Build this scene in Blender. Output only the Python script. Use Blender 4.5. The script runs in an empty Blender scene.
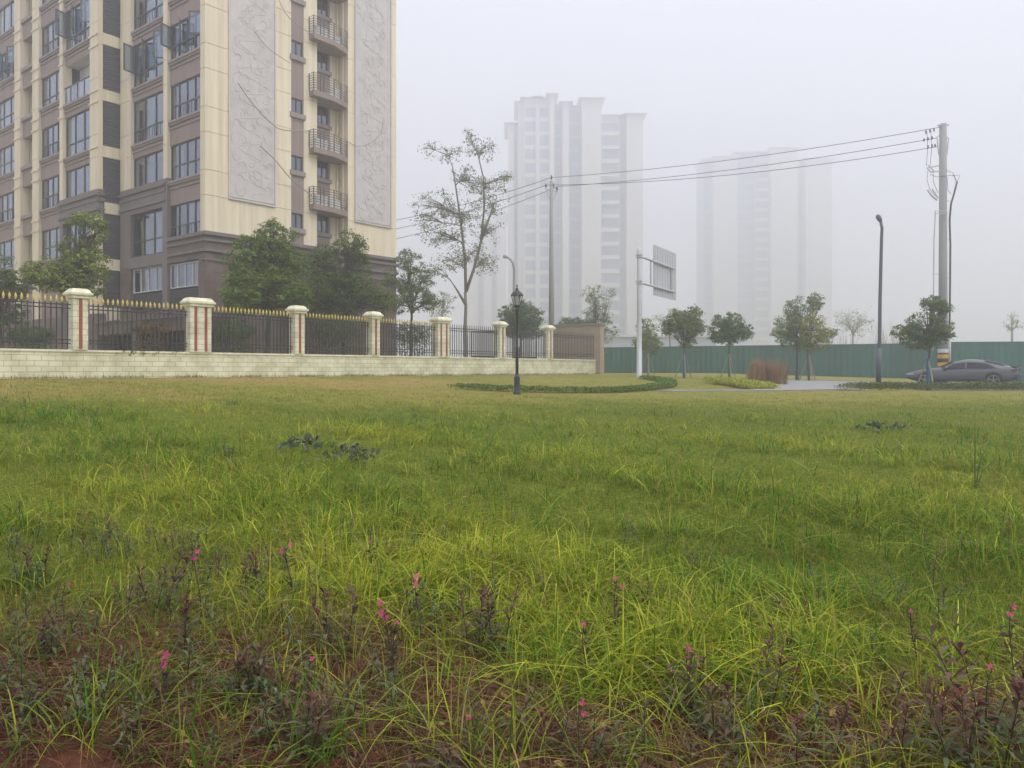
import bpy, math, random
import numpy as np
from mathutils import Vector, noise
random.seed(7); rng = np.random.default_rng(11)
scene = bpy.context.scene
col = scene.collection
F = 760.0; HY = 370.0; E = 1.5
TAU = 2*math.pi

def W(px, py, Y):
    return Vector(((px-512)/F*Y, Y, E+(HY-py)/F*Y))
def XP(px, Y): return (px-512)/F*Y

# ------------------------------------------------------------------ terrain
def sstep(a, b, x):
    t = np.clip((x-a)/(b-a), 0, 1); return t*t*(3-2*t)
def gh(X, Y):
    X = np.asarray(X, float); Y = np.asarray(Y, float)
    d = (X-.808*Y+34.9)*.778
    d = np.maximum(d, 0)
    h = 1-.4*sstep(28, 42, Y)
    a = -.24-.0475*d*h
    prof = -1.5+.68*np.clip(Y/30, 0, 1)-.18*sstep(31.5, 34, Y)
    k = .08
    m = np.maximum(a, prof)
    g = m+k*np.log1p(np.exp(-np.abs(a-prof)/k))*.6
    g = g-.03
    near = 1-sstep(12, 24, Y)
    w = .035*np.sin(X*1.3+.4*Y)*np.cos(Y*.9+1.1)+.02*np.sin(X*3.1+1)*np.sin(Y*2.7+X)
    g = g+near*w
    return g+E
def G(X, Y): return float(gh(X, Y))

# ------------------------------------------------------------------ materials
def lk(nt, a, b): nt.links.new(a, b)
def newmat(name):
    m = bpy.data.materials.new(name); m.use_nodes = True
    nt = m.node_tree; return m, nt, nt.nodes['Principled BSDF']
def mat(name, c, rough=.7, var=.15, scale=3, metal=0, bump=0, bscale=40, spec=.5, streak=False, c2=None):
    m, nt, b = newmat(name)
    tc = nt.nodes.new('ShaderNodeTexCoord')
    n = nt.nodes.new('ShaderNodeTexNoise'); n.inputs['Scale'].default_value = scale
    n.inputs['Detail'].default_value = 6; n.inputs['Roughness'].default_value = .65
    if streak:
        mp = nt.nodes.new('ShaderNodeMapping'); mp.inputs['Scale'].default_value = (1.6, 1.6, .07)
        lk(nt, tc.outputs['Object'], mp.inputs[0]); lk(nt, mp.outputs[0], n.inputs['Vector'])
    else: lk(nt, tc.outputs['Object'], n.inputs['Vector'])
    r = nt.nodes.new('ShaderNodeValToRGB')
    r.color_ramp.elements[0].position = .3; r.color_ramp.elements[1].position = .72
    a = c2 or [x*(1-var) for x in c]; z = [min(1, x*(1+var)) for x in c]
    r.color_ramp.elements[0].color = (*a[:3], 1); r.color_ramp.elements[1].color = (*z[:3], 1)
    lk(nt, n.outputs['Fac'], r.inputs[0]); lk(nt, r.outputs[0], b.inputs['Base Color'])
    b.inputs['Roughness'].default_value = rough; b.inputs['Metallic'].default_value = metal
    b.inputs['Specular IOR Level'].default_value = spec
    if bump:
        n2 = nt.nodes.new('ShaderNodeTexNoise'); n2.inputs['Scale'].default_value = bscale; n2.inputs['Detail'].default_value = 4
        lk(nt, tc.outputs['Object'], n2.inputs['Vector'])
        bp = nt.nodes.new('ShaderNodeBump'); bp.inputs['Strength'].default_value = bump; bp.inputs['Distance'].default_value = .02
        lk(nt, n2.outputs['Fac'], bp.inputs['Height']); lk(nt, bp.outputs[0], b.inputs['Normal'])
    return m
def leafmat(name, trans=.3, rough=.55):
    m, nt, b = newmat(name)
    at = nt.nodes.new('ShaderNodeAttribute'); at.attribute_name = 'tint'
    lk(nt, at.outputs['Color'], b.inputs['Base Color'])
    b.inputs['Roughness'].default_value = .75; b.inputs['Specular IOR Level'].default_value = .10
    tr = nt.nodes.new('ShaderNodeBsdfTranslucent'); mx = nt.nodes.new('ShaderNodeMixShader')
    mx.inputs[0].default_value = trans
    lk(nt, at.outputs['Color'], tr.inputs[0]); lk(nt, b.outputs[0], mx.inputs[1]); lk(nt, tr.outputs[0], mx.inputs[2])
    lk(nt, mx.outputs[0], nt.nodes['Material Output'].inputs[0])
    return m
def brickmat(name, c1, c2, mortar, ang, bw, rh, ms=.012, rough=.45):
    m, nt, b = newmat(name)
    tc = nt.nodes.new('ShaderNodeTexCoord')
    mp = nt.nodes.new('ShaderNodeMapping'); mp.inputs['Rotation'].default_value = (0, 0, -ang)
    sp = nt.nodes.new('ShaderNodeSeparateXYZ'); cb = nt.nodes.new('ShaderNodeCombineXYZ')
    ad = nt.nodes.new('ShaderNodeMath'); ad.operation = 'ADD'
    br = nt.nodes.new('ShaderNodeTexBrick')
    lk(nt, tc.outputs['Object'], mp.inputs[0]); lk(nt, mp.outputs[0], sp.inputs[0])
    lk(nt, sp.outputs[0], ad.inputs[0]); lk(nt, sp.outputs[1], ad.inputs[1])
    lk(nt, ad.outputs[0], cb.inputs[0]); lk(nt, sp.outputs[2], cb.inputs[1]); lk(nt, cb.outputs[0], br.inputs[0])
    br.inputs['Scale'].default_value = 1; br.inputs['Brick Width'].default_value = bw; br.inputs['Row Height'].default_value = rh
    br.inputs['Mortar Size'].default_value = ms; br.inputs['Mortar Smooth'].default_value = .2
    br.inputs['Color1'].default_value = (*c1, 1); br.inputs['Color2'].default_value = (*c2, 1); br.inputs['Mortar'].default_value = (*mortar, 1)
    n = nt.nodes.new('ShaderNodeTexNoise'); n.inputs['Scale'].default_value = 1.7; n.inputs['Detail'].default_value = 8
    lk(nt, tc.outputs['Object'], n.inputs['Vector'])
    r = nt.nodes.new('ShaderNodeValToRGB'); r.color_ramp.elements[0].position = .35; r.color_ramp.elements[0].color = (.68, .64, .56, 1)
    r.color_ramp.elements[1].position = .6; r.color_ramp.elements[1].color = (1, 1, 1, 1)
    mx = nt.nodes.new('ShaderNodeMixRGB'); mx.blend_type = 'MULTIPLY'; mx.inputs[0].default_value = .8
    lk(nt, n.outputs['Fac'], r.inputs[0]); lk(nt, br.outputs['Color'], mx.inputs[1]); lk(nt, r.outputs[0], mx.inputs[2])
    lk(nt, mx.outputs[0], b.inputs['Base Color']); b.inputs['Roughness'].default_value = rough
    bp = nt.nodes.new('ShaderNodeBump'); bp.inputs['Strength'].default_value = .5; bp.inputs['Distance'].default_value = .01; bp.invert = True
    lk(nt, br.outputs['Fac'], bp.inputs['Height']); lk(nt, bp.outputs[0], b.inputs['Normal'])
    return m
def glassmat(name, tint, refl, rough=.03):
    m, nt, b = newmat(name); nt.nodes.remove(b)
    t = nt.nodes.new('ShaderNodeBsdfTransparent'); t.inputs[0].default_value = (*tint, 1)
    g = nt.nodes.new('ShaderNodeBsdfGlossy'); g.inputs['Roughness'].default_value = rough; g.inputs['Color'].default_value = (.85, .9, 1, 1)
    lw = nt.nodes.new('ShaderNodeLayerWeight'); lw.inputs[0].default_value = .5
    pw = nt.nodes.new('ShaderNodeMath'); pw.operation = 'POWER'; pw.inputs[1].default_value = 3
    ma = nt.nodes.new('ShaderNodeMath'); ma.operation = 'MULTIPLY_ADD'; ma.inputs[1].default_value = .7; ma.inputs[2].default_value = refl; ma.use_clamp = True
    mx = nt.nodes.new('ShaderNodeMixShader')
    tc = nt.nodes.new('ShaderNodeTexCoord'); n = nt.nodes.new('ShaderNodeTexNoise'); n.inputs['Scale'].default_value = .7
    bp = nt.nodes.new('ShaderNodeBump'); bp.inputs['Strength'].default_value = .15; bp.inputs['Distance'].default_value = .1
    lk(nt, tc.outputs['Object'], n.inputs['Vector']); lk(nt, n.outputs['Fac'], bp.inputs['Height']); lk(nt, bp.outputs[0], g.inputs['Normal'])
    lk(nt, lw.outputs['Facing'], pw.inputs[0]); lk(nt, pw.outputs[0], ma.inputs[0]); lk(nt, ma.outputs[0], mx.inputs[0])
    lk(nt, t.outputs[0], mx.inputs[1]); lk(nt, g.outputs[0], mx.inputs[2])
    lk(nt, mx.outputs[0], nt.nodes['Material Output'].inputs[0])
    return m
AL = math.atan2(.612, -.791); AR = math.atan2(.758, .652); AF = math.atan2(.778, .628)
M = {}
M['beige'] = mat('beige_stone', (.72, .635, .465), .75, .17, 1.8, bump=.15, bscale=30, streak=True)
M['panel'] = mat('relief_stone', (.55, .52, .505), .85, .10, 2.5, bump=.5, bscale=14)
M['brown'] = mat('brown_spandrel', (.27, .205, .19), .8, .12, 2, bump=.1, streak=True)
M['ledge'] = mat('grey_ledge', (.28, .235, .225), .8, .12, 2)
M['stone'] = brickmat('dark_base_stone', (.175, .125, .110), (.145, .105, .095), (.08, .06, .055), AR, .9, .45, .012, .7)
M['greystone'] = mat('grey_stone', (.185, .160, .155), .8, .12, 2, streak=True)
M['interior'] = mat('room_interior', (.10, .095, .10), .9, .2, 1)
M['frame'] = mat('dark_window_frame', (.07, .07, .075), .5)
M['wframe'] = mat('white_window_frame', (.55, .56, .57), .5)
M['glass'] = glassmat('window_glass', (.68, .74, .80), .115)
M['curtain'] = mat('curtain_cloth', (.50, .49, .50), .9, .15, 5, streak=True)
M['bluecurtain'] = mat('blue_sheet', (.10, .14, .32), .8)
M['louver'] = mat('louver_metal', (.085, .08, .095), .6)
M['metal'] = mat('galvanised_steel', (.48, .49, .51), .5, .12, 4, metal=.2)
M['darkmetal'] = mat('dark_iron', (.020, .020, .026), .5)
M['rail'] = mat('balcony_iron', (.11, .10, .105), .6)
M['white'] = mat('white_enamel', (.62, .62, .62), .5)
M['gold'] = mat('gold_paint', (.62, .48, .10), .45, .2, 9)
M['cream'] = brickmat('cream_tile', (.78, .77, .55), (.70, .69, .49), (.42, .41, .31), AF, .42, .18, .010)
M['creamp'] = brickmat('cream_pillar_tile', (.78, .76, .57), (.72, .71, .53), (.45, .43, .34), AF, .6, .2, .010)
M['cap'] = mat('pale_cap_stone', (.72, .70, .53), .7, .22, 5, bump=.2)
M['red'] = brickmat('red_inlay_tile', (.34, .075, .040), (.29, .065, .038), (.2, .10, .08), AF, .3, .2, .008)
M['concrete'] = mat('pole_concrete', (.30, .30, .31), .85, .15, 2, bump=.2, streak=True)
M['path'] = mat('path_concrete', (.25, .25, .255), .85, .12, 1.5)
M['asphalt'] = mat('asphalt', (.055, .055, .058), .9, .2, 4)
M['bark'] = mat('bark', (.075, .06, .048), .9, .3, 12, bump=.6, bscale=30)
M['palebark'] = mat('pale_bark', (.19, .17, .15), .9, .3, 12, bump=.4, bscale=30)
M['wood'] = mat('stake_wood', (.27, .235, .20), .8)
M['leaf'] = leafmat('leaf', .25)
M['grass'] = leafmat('grass_blade', .35, .5)
M['petal'] = leafmat('pink_petal', .4, .6)
M['lampglass'] = mat('lantern_glass', (.42, .44, .46), .25)
M['slate'] = mat('slate_paint', (.055, .062, .085), .45, metal=.2)
M['carpaint'] = mat('grey_car_paint', (.108, .112, .130), .3, .05, metal=.3)
M['carglass'] = mat('car_window_glass', (.022, .024, .035), .2, spec=.1)
M['tyre'] = mat('tyre_rubber', (.015, .015, .015), .9)
M['rim'] = mat('wheel_rim', (.25, .25, .27), .35, metal=.7)
M['lamp_white'] = mat('headlight_lens', (.5, .5, .52), .2)
M['lamp_red'] = mat('taillight_lens', (.16, .02, .02), .25)
M['black'] = mat('black_paint', (.015, .015, .015), .5)
M['yellow'] = mat('yellow_paint', (.62, .36, .03), .6)
M['bluewrap'] = mat('blue_wrap', (.03, .10, .22), .8)
M['signback'] = mat('sign_back_sheet', (.46, .48, .50), .5, .06, metal=.1)
M['wire'] = mat('wire_sheath', (.05, .05, .055), .6)
M['cable'] = mat('cable_sheath', (.25, .235, .23), .7)
M['beigewall'] = mat('beige_board', (.40, .31, .22), .85, .12, 1.5)
M['towerw'] = mat('tower_render', (.60, .585, .585), .85, .05, .1)
M['towerg'] = mat('tower_band', (.36, .39, .46), .6, .1, .2)
M['towerglass'] = mat('tower_window', (.24, .28, .37), .4, .2, .3)
M['debris'] = mat('wilted_leaf', (.050, .055, .070), .6, .4, 20, bump=.6, bscale=30)

def hoardmat():
    m, nt, b = newmat('green_sheet_steel')
    tc = nt.nodes.new('ShaderNodeTexCoord'); sp = nt.nodes.new('ShaderNodeSeparateXYZ')
    n = nt.nodes.new('ShaderNodeTexNoise'); n.inputs['Scale'].default_value = .8; n.inputs['Detail'].default_value = 6
    mp = nt.nodes.new('ShaderNodeMapping'); mp.inputs['Scale'].default_value = (1, 1, .15)
    lk(nt, tc.outputs['Object'], mp.inputs[0]); lk(nt, mp.outputs[0], n.inputs[0])
    r = nt.nodes.new('ShaderNodeValToRGB')
    r.color_ramp.elements[0].position = .35; r.color_ramp.elements[0].color = (.0, .065, .048, 1)
    r.color_ramp.elements[1].position = .65; r.color_ramp.elements[1].color = (.002, .110, .082, 1)
    lk(nt, n.outputs[0], r.inputs[0]); lk(nt, r.outputs[0], b.inputs['Base Color']); b.inputs['Roughness'].default_value = .5
    return m
M['hoard'] = hoardmat()

def groundmat():
    m, nt, b = newmat('ground_soil_and_turf')
    tc = nt.nodes.new('ShaderNodeTexCoord')
    def nz(sc, det=8, ro=.6):
        n = nt.nodes.new('ShaderNodeTexNoise'); n.inputs['Scale'].default_value = sc; n.inputs['Detail'].default_value = det
        n.inputs['Roughness'].default_value = ro; lk(nt, tc.outputs['Object'], n.inputs['Vector']); return n
    def ramp(src, p0, c0, p1, c1, mid=None):
        r = nt.nodes.new('ShaderNodeValToRGB'); e = r.color_ramp.elements
        e[0].position = p0; e[0].color = (*c0, 1); e[1].position = p1; e[1].color = (*c1, 1)
        if mid: x = e.new(mid[0]); x.color = (*mid[1], 1)
        lk(nt, src, r.inputs[0]); return r
    def mix(f, a, b_):
        x = nt.nodes.new('ShaderNodeMixRGB'); lk(nt, f, x.inputs[0]); lk(nt, a, x.inputs[1]); lk(nt, b_, x.inputs[2]); return x.outputs[0]
    soil = ramp(nz(9).outputs[0], .3, (.035, .014, .009), .7, (.19, .085, .055), (.5, (.115, .043, .026)))
    thatch = ramp(nz(22).outputs[0], .3, (.035, .062, .008), .7, (.26, .26, .045), (.5, (.115, .160, .020)))
    lawn = ramp(nz(3.0).outputs[0], .25, (.125, .160, .028), .75, (.31, .27, .070), (.5, (.20, .20, .040)))
    dry = ramp(nz(.22, 5).outputs[0], .42, (0, 0, 0), .62, (1, 1, 1))
    drycol = ramp(nz(6).outputs[0], .3, (.26, .185, .065), .7, (.38, .27, .10))
    zo = nt.nodes.new('ShaderNodeVertexColor'); zo.layer_name = 'zone'
    sp = nt.nodes.new('ShaderNodeSeparateColor'); lk(nt, zo.outputs[0], sp.inputs[0])
    dm = nt.nodes.new('ShaderNodeMath'); dm.operation = 'MULTIPLY'; lk(nt, dry.outputs[0], dm.inputs[0]); lk(nt, sp.outputs[2], dm.inputs[1])
    lawn2 = mix(dm.outputs[0], lawn.outputs[0], drycol.outputs[0])
    a = mix(sp.outputs[0], thatch.outputs[0], soil.outputs[0])
    c = mix(sp.outputs[1], a, lawn2)
    lk(nt, c, b.inputs['Base Color']); b.inputs['Roughness'].default_value = .95; b.inputs['Specular IOR Level'].default_value = .04
    bp = nt.nodes.new('ShaderNodeBump'); bp.inputs['Strength'].default_value = .9; bp.inputs['Distance'].default_value = .05
    lk(nt, nz(14, 10, .7).outputs[0], bp.inputs['Height']); lk(nt, bp.outputs[0], b.inputs['Normal'])
    return m

# ------------------------------------------------------------------ mesh helpers
class MB:
    def __init__(s): s.v = []; s.f = []
    def quadbox(s, p):     # 8 points: bottom 4, top 4
        n = len(s.v); s.v += [tuple(q) for q in p]
        s.f += [(n, n+3, n+2, n+1), (n+4, n+5, n+6, n+7), (n, n+1, n+5, n+4), (n+1, n+2, n+6, n+5), (n+2, n+3, n+7, n+6), (n+3, n, n+4, n+7)]
        return s
    def box(s, x0, x1, y0, y1, z0, z1):
        return s.quadbox([(x0, y0, z0), (x1, y0, z0), (x1, y1, z0), (x0, y1, z0), (x0, y0, z1), (x1, y0, z1), (x1, y1, z1), (x0, y1, z1)])
    def tube(s, pts, rad, n=8, cap=True):
        pts = [Vector(p) for p in pts]
        if not hasattr(rad, '__len__'): rad = [rad]*len(pts)
        base = len(s.v); up = None
        for i, p in enumerate(pts):
            t = (pts[min(i+1, len(pts)-1)]-pts[max(i-1, 0)]).normalized()
            if up is None:
                up = Vector((0, 0, 1)) if abs(t.z) < .9 else Vector((1, 0, 0))
            a = t.cross(up)
            if a.length < 1e-4: a = t.cross(Vector((0, 1, 0)))
            a.normalize(); bb = t.cross(a).normalized(); up = -bb if bb.dot(up) < 0 else bb
            up = a.cross(t).normalized()
            for k in range(n):
                th = TAU*k/n; s.v.append(tuple(p+rad[i]*(math.cos(th)*a+math.sin(th)*up)))
        for i in range(len(pts)-1):
            for k in range(n):
                k2 = (k+1) % n
                s.f.append((base+i*n+k, base+i*n+k2, base+(i+1)*n+k2, base+(i+1)*n+k))
        if cap:
            s.f.append(tuple(base+k for k in range(n))[::-1]); s.f.append(tuple(base+(len(pts)-1)*n+k for k in range(n)))
        return s
    def lathe(s, prof, n=16, c=(0, 0, 0)):    # prof (r,z)
        return s.tube([(c[0], c[1], c[2]+z) for r, z in prof], [max(r, .0005) for r, z in prof], n)
    def build(s, name, m, parent=None, loc=None, smooth=False):
        me = bpy.data.meshes.new(name)
        off = Vector((0, 0, 0))
        if parent is not None: off = wloc(parent)
        if loc is not None: off = Vector(loc)
        me.from_pydata([(v[0]-off.x, v[1]-off.y, v[2]-off.z) for v in s.v], [], s.f); me.update()
        me.materials.append(m)
        if smooth: me.polygons.foreach_set('use_smooth', [True]*len(me.polygons))
        o = bpy.data.objects.new(name, me); col.objects.link(o)
        if parent is not None: o.parent = parent
        elif loc is not None: o.location = off
        return o
WL = {}
def wloc(o):
    p = Vector(o.location)
    return p+wloc(o.parent) if o.parent is not None else p
def npmesh(name, V, Fq, m, parent=None, tint=None, loc=None, tri=False, smooth=False):
    V = np.asarray(V, np.float32).reshape(-1, 3); Fq = np.asarray(Fq, np.int32)
    off = np.array(wloc(parent)) if parent is not None else (np.array(loc) if loc is not None else np.zeros(3))
    V = V-off.astype(np.float32)
    k = Fq.shape[1]
    me = bpy.data.meshes.new(name)
    me.vertices.add(len(V)); me.vertices.foreach_set('co', V.ravel())
    me.loops.add(Fq.size); me.loops.foreach_set('vertex_index', Fq.ravel())
    me.polygons.add(len(Fq)); me.polygons.foreach_set('loop_start', np.arange(0, Fq.size, k, dtype=np.int32))
    me.update(calc_edges=True)
    if smooth: me.polygons.foreach_set('use_smooth', np.ones(len(Fq), bool))
    if tint is not None:
        a = me.color_attributes.new('tint', 'FLOAT_COLOR', 'POINT')
        a.data.foreach_set('color', np.concatenate([tint, np.ones((len(tint), 1))], 1).astype(np.float32).ravel())
    me.materials.append(m)
    o = bpy.data.objects.new(name, me); col.objects.link(o)
    if parent is not None: o.parent = parent
    elif loc is not None: o.location = loc
    return o
def tag(o, label=None, cat=None, group=None, kind=None):
    if label: o['label'] = label
    if cat: o['category'] = cat
    if group: o['group'] = group
    if kind: o['kind'] = kind
    return o
def thing(name, label, cat, loc, group=None, rz=0):
    o = bpy.data.objects.new(name, None); col.objects.link(o); o.location = loc; o.rotation_euler = (0, 0, rz)
    o.empty_display_size = .2
    return tag(o, label, cat, group)
def copy_tree(o, parent=None):
    c = o.copy(); col.objects.link(c); c.parent = parent
    for ch in [x for x in list(bpy.data.objects) if x.parent is o]: copy_tree(ch, c)
    return c

# ------------------------------------------------------------------ camera, light, world
cam = bpy.data.cameras.new('camera'); cam.sensor_width = 36; cam.lens = 36*F/1024; cam.shift_y = -14/1024
cam.clip_end = 3000; cam.clip_start = .05
co = bpy.data.objects.new('camera', cam); col.objects.link(co); co.location = (0, 0, E); co.rotation_euler = (math.pi/2, 0, 0)
scene.camera = co
SUN_EL, SUN_AZ = math.radians(52), math.radians(128)
w = bpy.data.worlds.new('World'); scene.world = w; w.use_nodes = True
nt = w.node_tree; bg = nt.nodes['Background']; bg.inputs[1].default_value = .1
sky = nt.nodes.new('ShaderNodeTexSky'); sky.sky_type = 'NISHITA'; sky.sun_disc = False
sky.sun_elevation = SUN_EL; sky.sun_rotation = SUN_AZ; sky.dust_density = 6; sky.air_density = 1.5
tc = nt.nodes.new('ShaderNodeTexCoord'); sp = nt.nodes.new('ShaderNodeSeparateXYZ'); lk(nt, tc.outputs['Generated'], sp.inputs[0])
rp = nt.nodes.new('ShaderNodeValToRGB'); rp.color_ramp.elements[0].position = 0; rp.color_ramp.elements[0].color = (.430, .435, .475, 1)
rp.color_ramp.elements[1].position = 1; rp.color_ramp.elements[1].color = (1, 1, 1, 1)
x = rp.color_ramp.elements.new(.45); x.color = (.425, .433, .490, 1)
lk(nt, sp.outputs[2], rp.inputs[0])
ov = nt.nodes.new('ShaderNodeVectorMath'); ov.operation = 'SCALE'; ov.inputs['Scale'].default_value = 20
lk(nt, rp.outputs[0], ov.inputs[0])
mx = nt.nodes.new('ShaderNodeMixRGB'); mx.inputs[0].default_value = .9
lk(nt, sky.outputs[0], mx.inputs[1]); lk(nt, ov.outputs[0], mx.inputs[2]); lk(nt, mx.outputs[0], bg.inputs[0])
sl = bpy.data.lights.new('sun', 'SUN'); sl.energy = 1.5; sl.angle = math.radians(25); sl.color = (1, .96, .90)
so = bpy.data.objects.new('sun', sl); col.objects.link(so)
sd = Vector((math.sin(SUN_AZ)*math.cos(SUN_EL), math.cos(SUN_AZ)*math.cos(SUN_EL), math.sin(SUN_EL)))
so.rotation_euler = sd.to_track_quat('Z', 'Y').to_euler(); so.location = (20, -20, 60)
vs = scene.view_settings; vs.view_transform = 'Standard'; vs.look = 'None'; vs.gamma = 1; vs.exposure = .18
scene.display_settings.display_device = 'sRGB'
scene.render.engine = 'CYCLES'
cy = scene.cycles; cy.volume_bounces = 2; cy.max_bounces = 6; cy.diffuse_bounces = 3; cy.transparent_max_bounces = 8; cy.use_denoising = True

# haze
hz = MB().box(-340, 340, -60, 480, -2.5, 132).build('haze', M['white'])
hm = bpy.data.materials.new('haze_air'); hm.use_nodes = True; n_ = hm.node_tree
n_.nodes.remove(n_.nodes['Principled BSDF'])
pv = n_.nodes.new('ShaderNodeVolumePrincipled'); pv.inputs['Color'].default_value = (.94, .95, 1, 1); pv.inputs['Density'].default_value = .0045
pv.inputs['Anisotropy'].default_value = .65
lk(n_, pv.outputs[0], n_.nodes['Material Output'].inputs['Volume'])
hz.data.materials.clear(); hz.data.materials.append(hm); tag(hz, kind='stuff')

# ------------------------------------------------------------------ ground
def zones(X, Y):
    """soil, lawn, dry weights"""
    n1 = np.sin(X*1.7+np.cos(Y*2.1)*1.2)*.5+np.sin(X*.6+1)*.6+np.sin(X*4.1+Y*3)*.25
    edge = np.where(X < 0, 4.35+.06*np.minimum(-X, 4), 3.95-.02*X)
    soil = 1-sstep(edge-.7, edge+.35, Y+.35*n1)
    low = (E-gh(X, Y))/np.maximum(Y, .5)     # slope down to the spot, small = far lawn
    wob = .004*np.sin(X*.5)+.003*np.sin(X*1.7+Y)
    far = 1-sstep(.036, .056, low+wob)
    dry = (1-sstep(.030, .046, low+wob))*(1-.70*sstep(-8, 4, X))+.12
    return soil, far, np.clip(dry, 0, 1)
xs = np.concatenate([[-330, -150, -100, -70, -50, -40, -33], np.arange(-28, -7, .5), np.arange(-7, 8, .07), np.arange(8, 28.1, .5), np.arange(30, 50, 2.), [55, 62, 75, 100, 150, 330]])
ys = np.concatenate([[-50, -20, -8, -2], np.arange(0, 9, .07), np.arange(9, 16, .2), np.arange(16, 36, .5), np.arange(36, 72, 1.), [76, 85, 100, 130, 180, 270, 470]])
GX, GY = np.meshgrid(xs, ys)
GZ = gh(GX, GY)
soilw, farw, dryw = zones(GX, GY)
for j in range(GX.shape[0]):
    yy = ys[j]
    if 1.5 < yy < 9:
        for i in range(GX.shape[1]):
            xx = xs[i]
            if abs(xx) < 8:
                q = noise.fractal(Vector((xx*2.3, yy*2.3, 0)), 1., 2., 5)
                GZ[j, i] += (q*(.012+.028*soilw[j, i])+.022*soilw[j, i]*abs(noise.fractal(Vector((xx*7, yy*7, 3)), 1., 2., 3)))
nX, nY = len(xs), len(ys)
idx = np.arange(nX*nY).reshape(nY, nX)
fq = np.stack([idx[:-1, :-1], idx[:-1, 1:], idx[1:, 1:], idx[1:, :-1]], -1).reshape(-1, 4)
grd = npmesh('ground', np.stack([GX, GY, GZ], -1), fq, groundmat(), smooth=True)
ca = grd.data.color_attributes.new('zone', 'FLOAT_COLOR', 'POINT')
ca.data.foreach_set('color', np.stack([soilw, farw, dryw, np.ones_like(dryw)], -1).astype(np.float32).ravel())
tag(grd, kind='structure')

def sheet(name, pts_l, pts_r, m, dz=.03, th=.12, n=24):
    """strip between two polylines of (X,Y), following the ground, with kerb depth"""
    mb = MB()
    for i in range(len(pts_l)-1):
        for k in range(n):
            def P(a, b, t): return (a[0]+(b[0]-a[0])*t, a[1]+(b[1]-a[1])*t)
            q = [P(pts_l[i], pts_l[i+1], k/n), P(pts_r[i], pts_r[i+1], k/n), P(pts_r[i], pts_r[i+1], (k+1)/n), P(pts_l[i], pts_l[i+1], (k+1)/n)]
            b_ = len(mb.v)
            mb.v += [(a[0], a[1], G(*a)+dz-th) for a in q]+[(a[0], a[1], G(*a)+dz) for a in q]
            mb.f += [(b_+4, b_+5, b_+6, b_+7), (b_, b_+1, b_+5, b_+4), (b_+2, b_+3, b_+7, b_+6), (b_+1, b_+2, b_+6, b_+5), (b_+3, b_, b_+4, b_+7)]
    o = mb.build(name, m); tag(o, kind='structure'); return o
# concrete path: broad apron between the lamp and the hedge, narrowing to the left
sheet('path', [(5.6, 29.7), (9.6, 30.8), (11.4, 33.5), (15.0, 43.5)], [(6.2, 29.3), (10.4, 30.3), (15.2, 32.6), (20.5, 43.5)], M['path'], .05)
sheet('road', [(12, 47.5), (75, 36.8)], [(20.5, 34.6), (75, 33.0)], M['asphalt'], .02)

# ------------------------------------------------------------------ facade helper
class Fac:
    def __init__(s, ox, oy, dx, dy, nx, ny): s.ox, s.oy, s.dx, s.dy, s.nx, s.ny = ox, oy, dx, dy, nx, ny
    def P(s, a, z, o=0): return (s.ox+s.dx*a+s.nx*o, s.oy+s.dy*a+s.ny*o, E+z)
    def S(s, px, o=0):
        u = (px-512)/F; X0 = s.ox+s.nx*o; Y0 = s.oy+s.ny*o
        return (u*Y0-X0)/(s.dx-u*s.dy)
    def box(s, mb, a0, a1, z0, z1, o0, o1):
        return mb.quadbox([s.P(a0, z0, o1), s.P(a1, z0, o1), s.P(a1, z0, o0), s.P(a0, z0, o0), s.P(a0, z1, o1), s.P(a1, z1, o1), s.P(a1, z1, o0), s.P(a0, z1, o0)])
FL = Fac(-14.5, 35.9, -.791, .612, -.612, -.791)
FR = Fac(-14.5, 35.9, .652, .758, .758, -.652)

B = thing('apartment_building', 'tall beige apartment block with brown stone base, bay windows and carved end panels', 'building', (-14.5, 35.9, E-.3))
TOP = 31.0
T0 = 8.2
TS = [T0+3*k for k in range(0, 6)]
SB = FR.S(396)          # far end of the right face
SL1 = FL.S(-95, 1.1)    # far end of left block
a121 = FL.S(121)
a98 = FL.S(98.5, 1.1)
# ---- solid core set back behind the rooms
mb = MB()
LEND = SL1
def poly_prism(mb, pts, z0, z1):
    n = len(mb.v); k = len(pts)
    mb.v += [(p[0], p[1], E+z0) for p in pts]+[(p[0], p[1], E+z1) for p in pts]
    mb.f += [tuple(n+i for i in range(k))[::-1], tuple(n+k+i for i in range(k))]
    mb.f += [(n+i, n+(i+1) % k, n+k+(i+1) % k, n+k+i) for i in range(k)]
def Q(fac, a, o): p = fac.P(a, 0, o); return (p[0], p[1])
c0 = Vector(Q(FL, 1.6, -1.6)); cR = Vector(Q(FR, SB-.3, -1.8)); cL = Vector(Q(FL, LEND-.3, -1.4)); back = Vector((cR.x-.791*(LEND), cR.y+.612*(LEND)))
c0 = Vector(Q(FL, 1.9, -1.9))
poly_prism(mb, [c0, cR, back, cL], -.6, TOP-.2)
core = mb.build('room_wall', M['interior'], B)
mb = MB()   # floor slabs inside
for z in [T0-3+.45]+[t+.45 for t in TS]+[TS[-1]+3.45]:
    FL.box(mb, .3, LEND-.3, z, z+.15, -2.2, -.35)
    FL.box(mb, a98+.2, LEND-.3, z, z+.15, -.35, .75)
mb.build('floor_slab', M['interior'], B)

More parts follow.
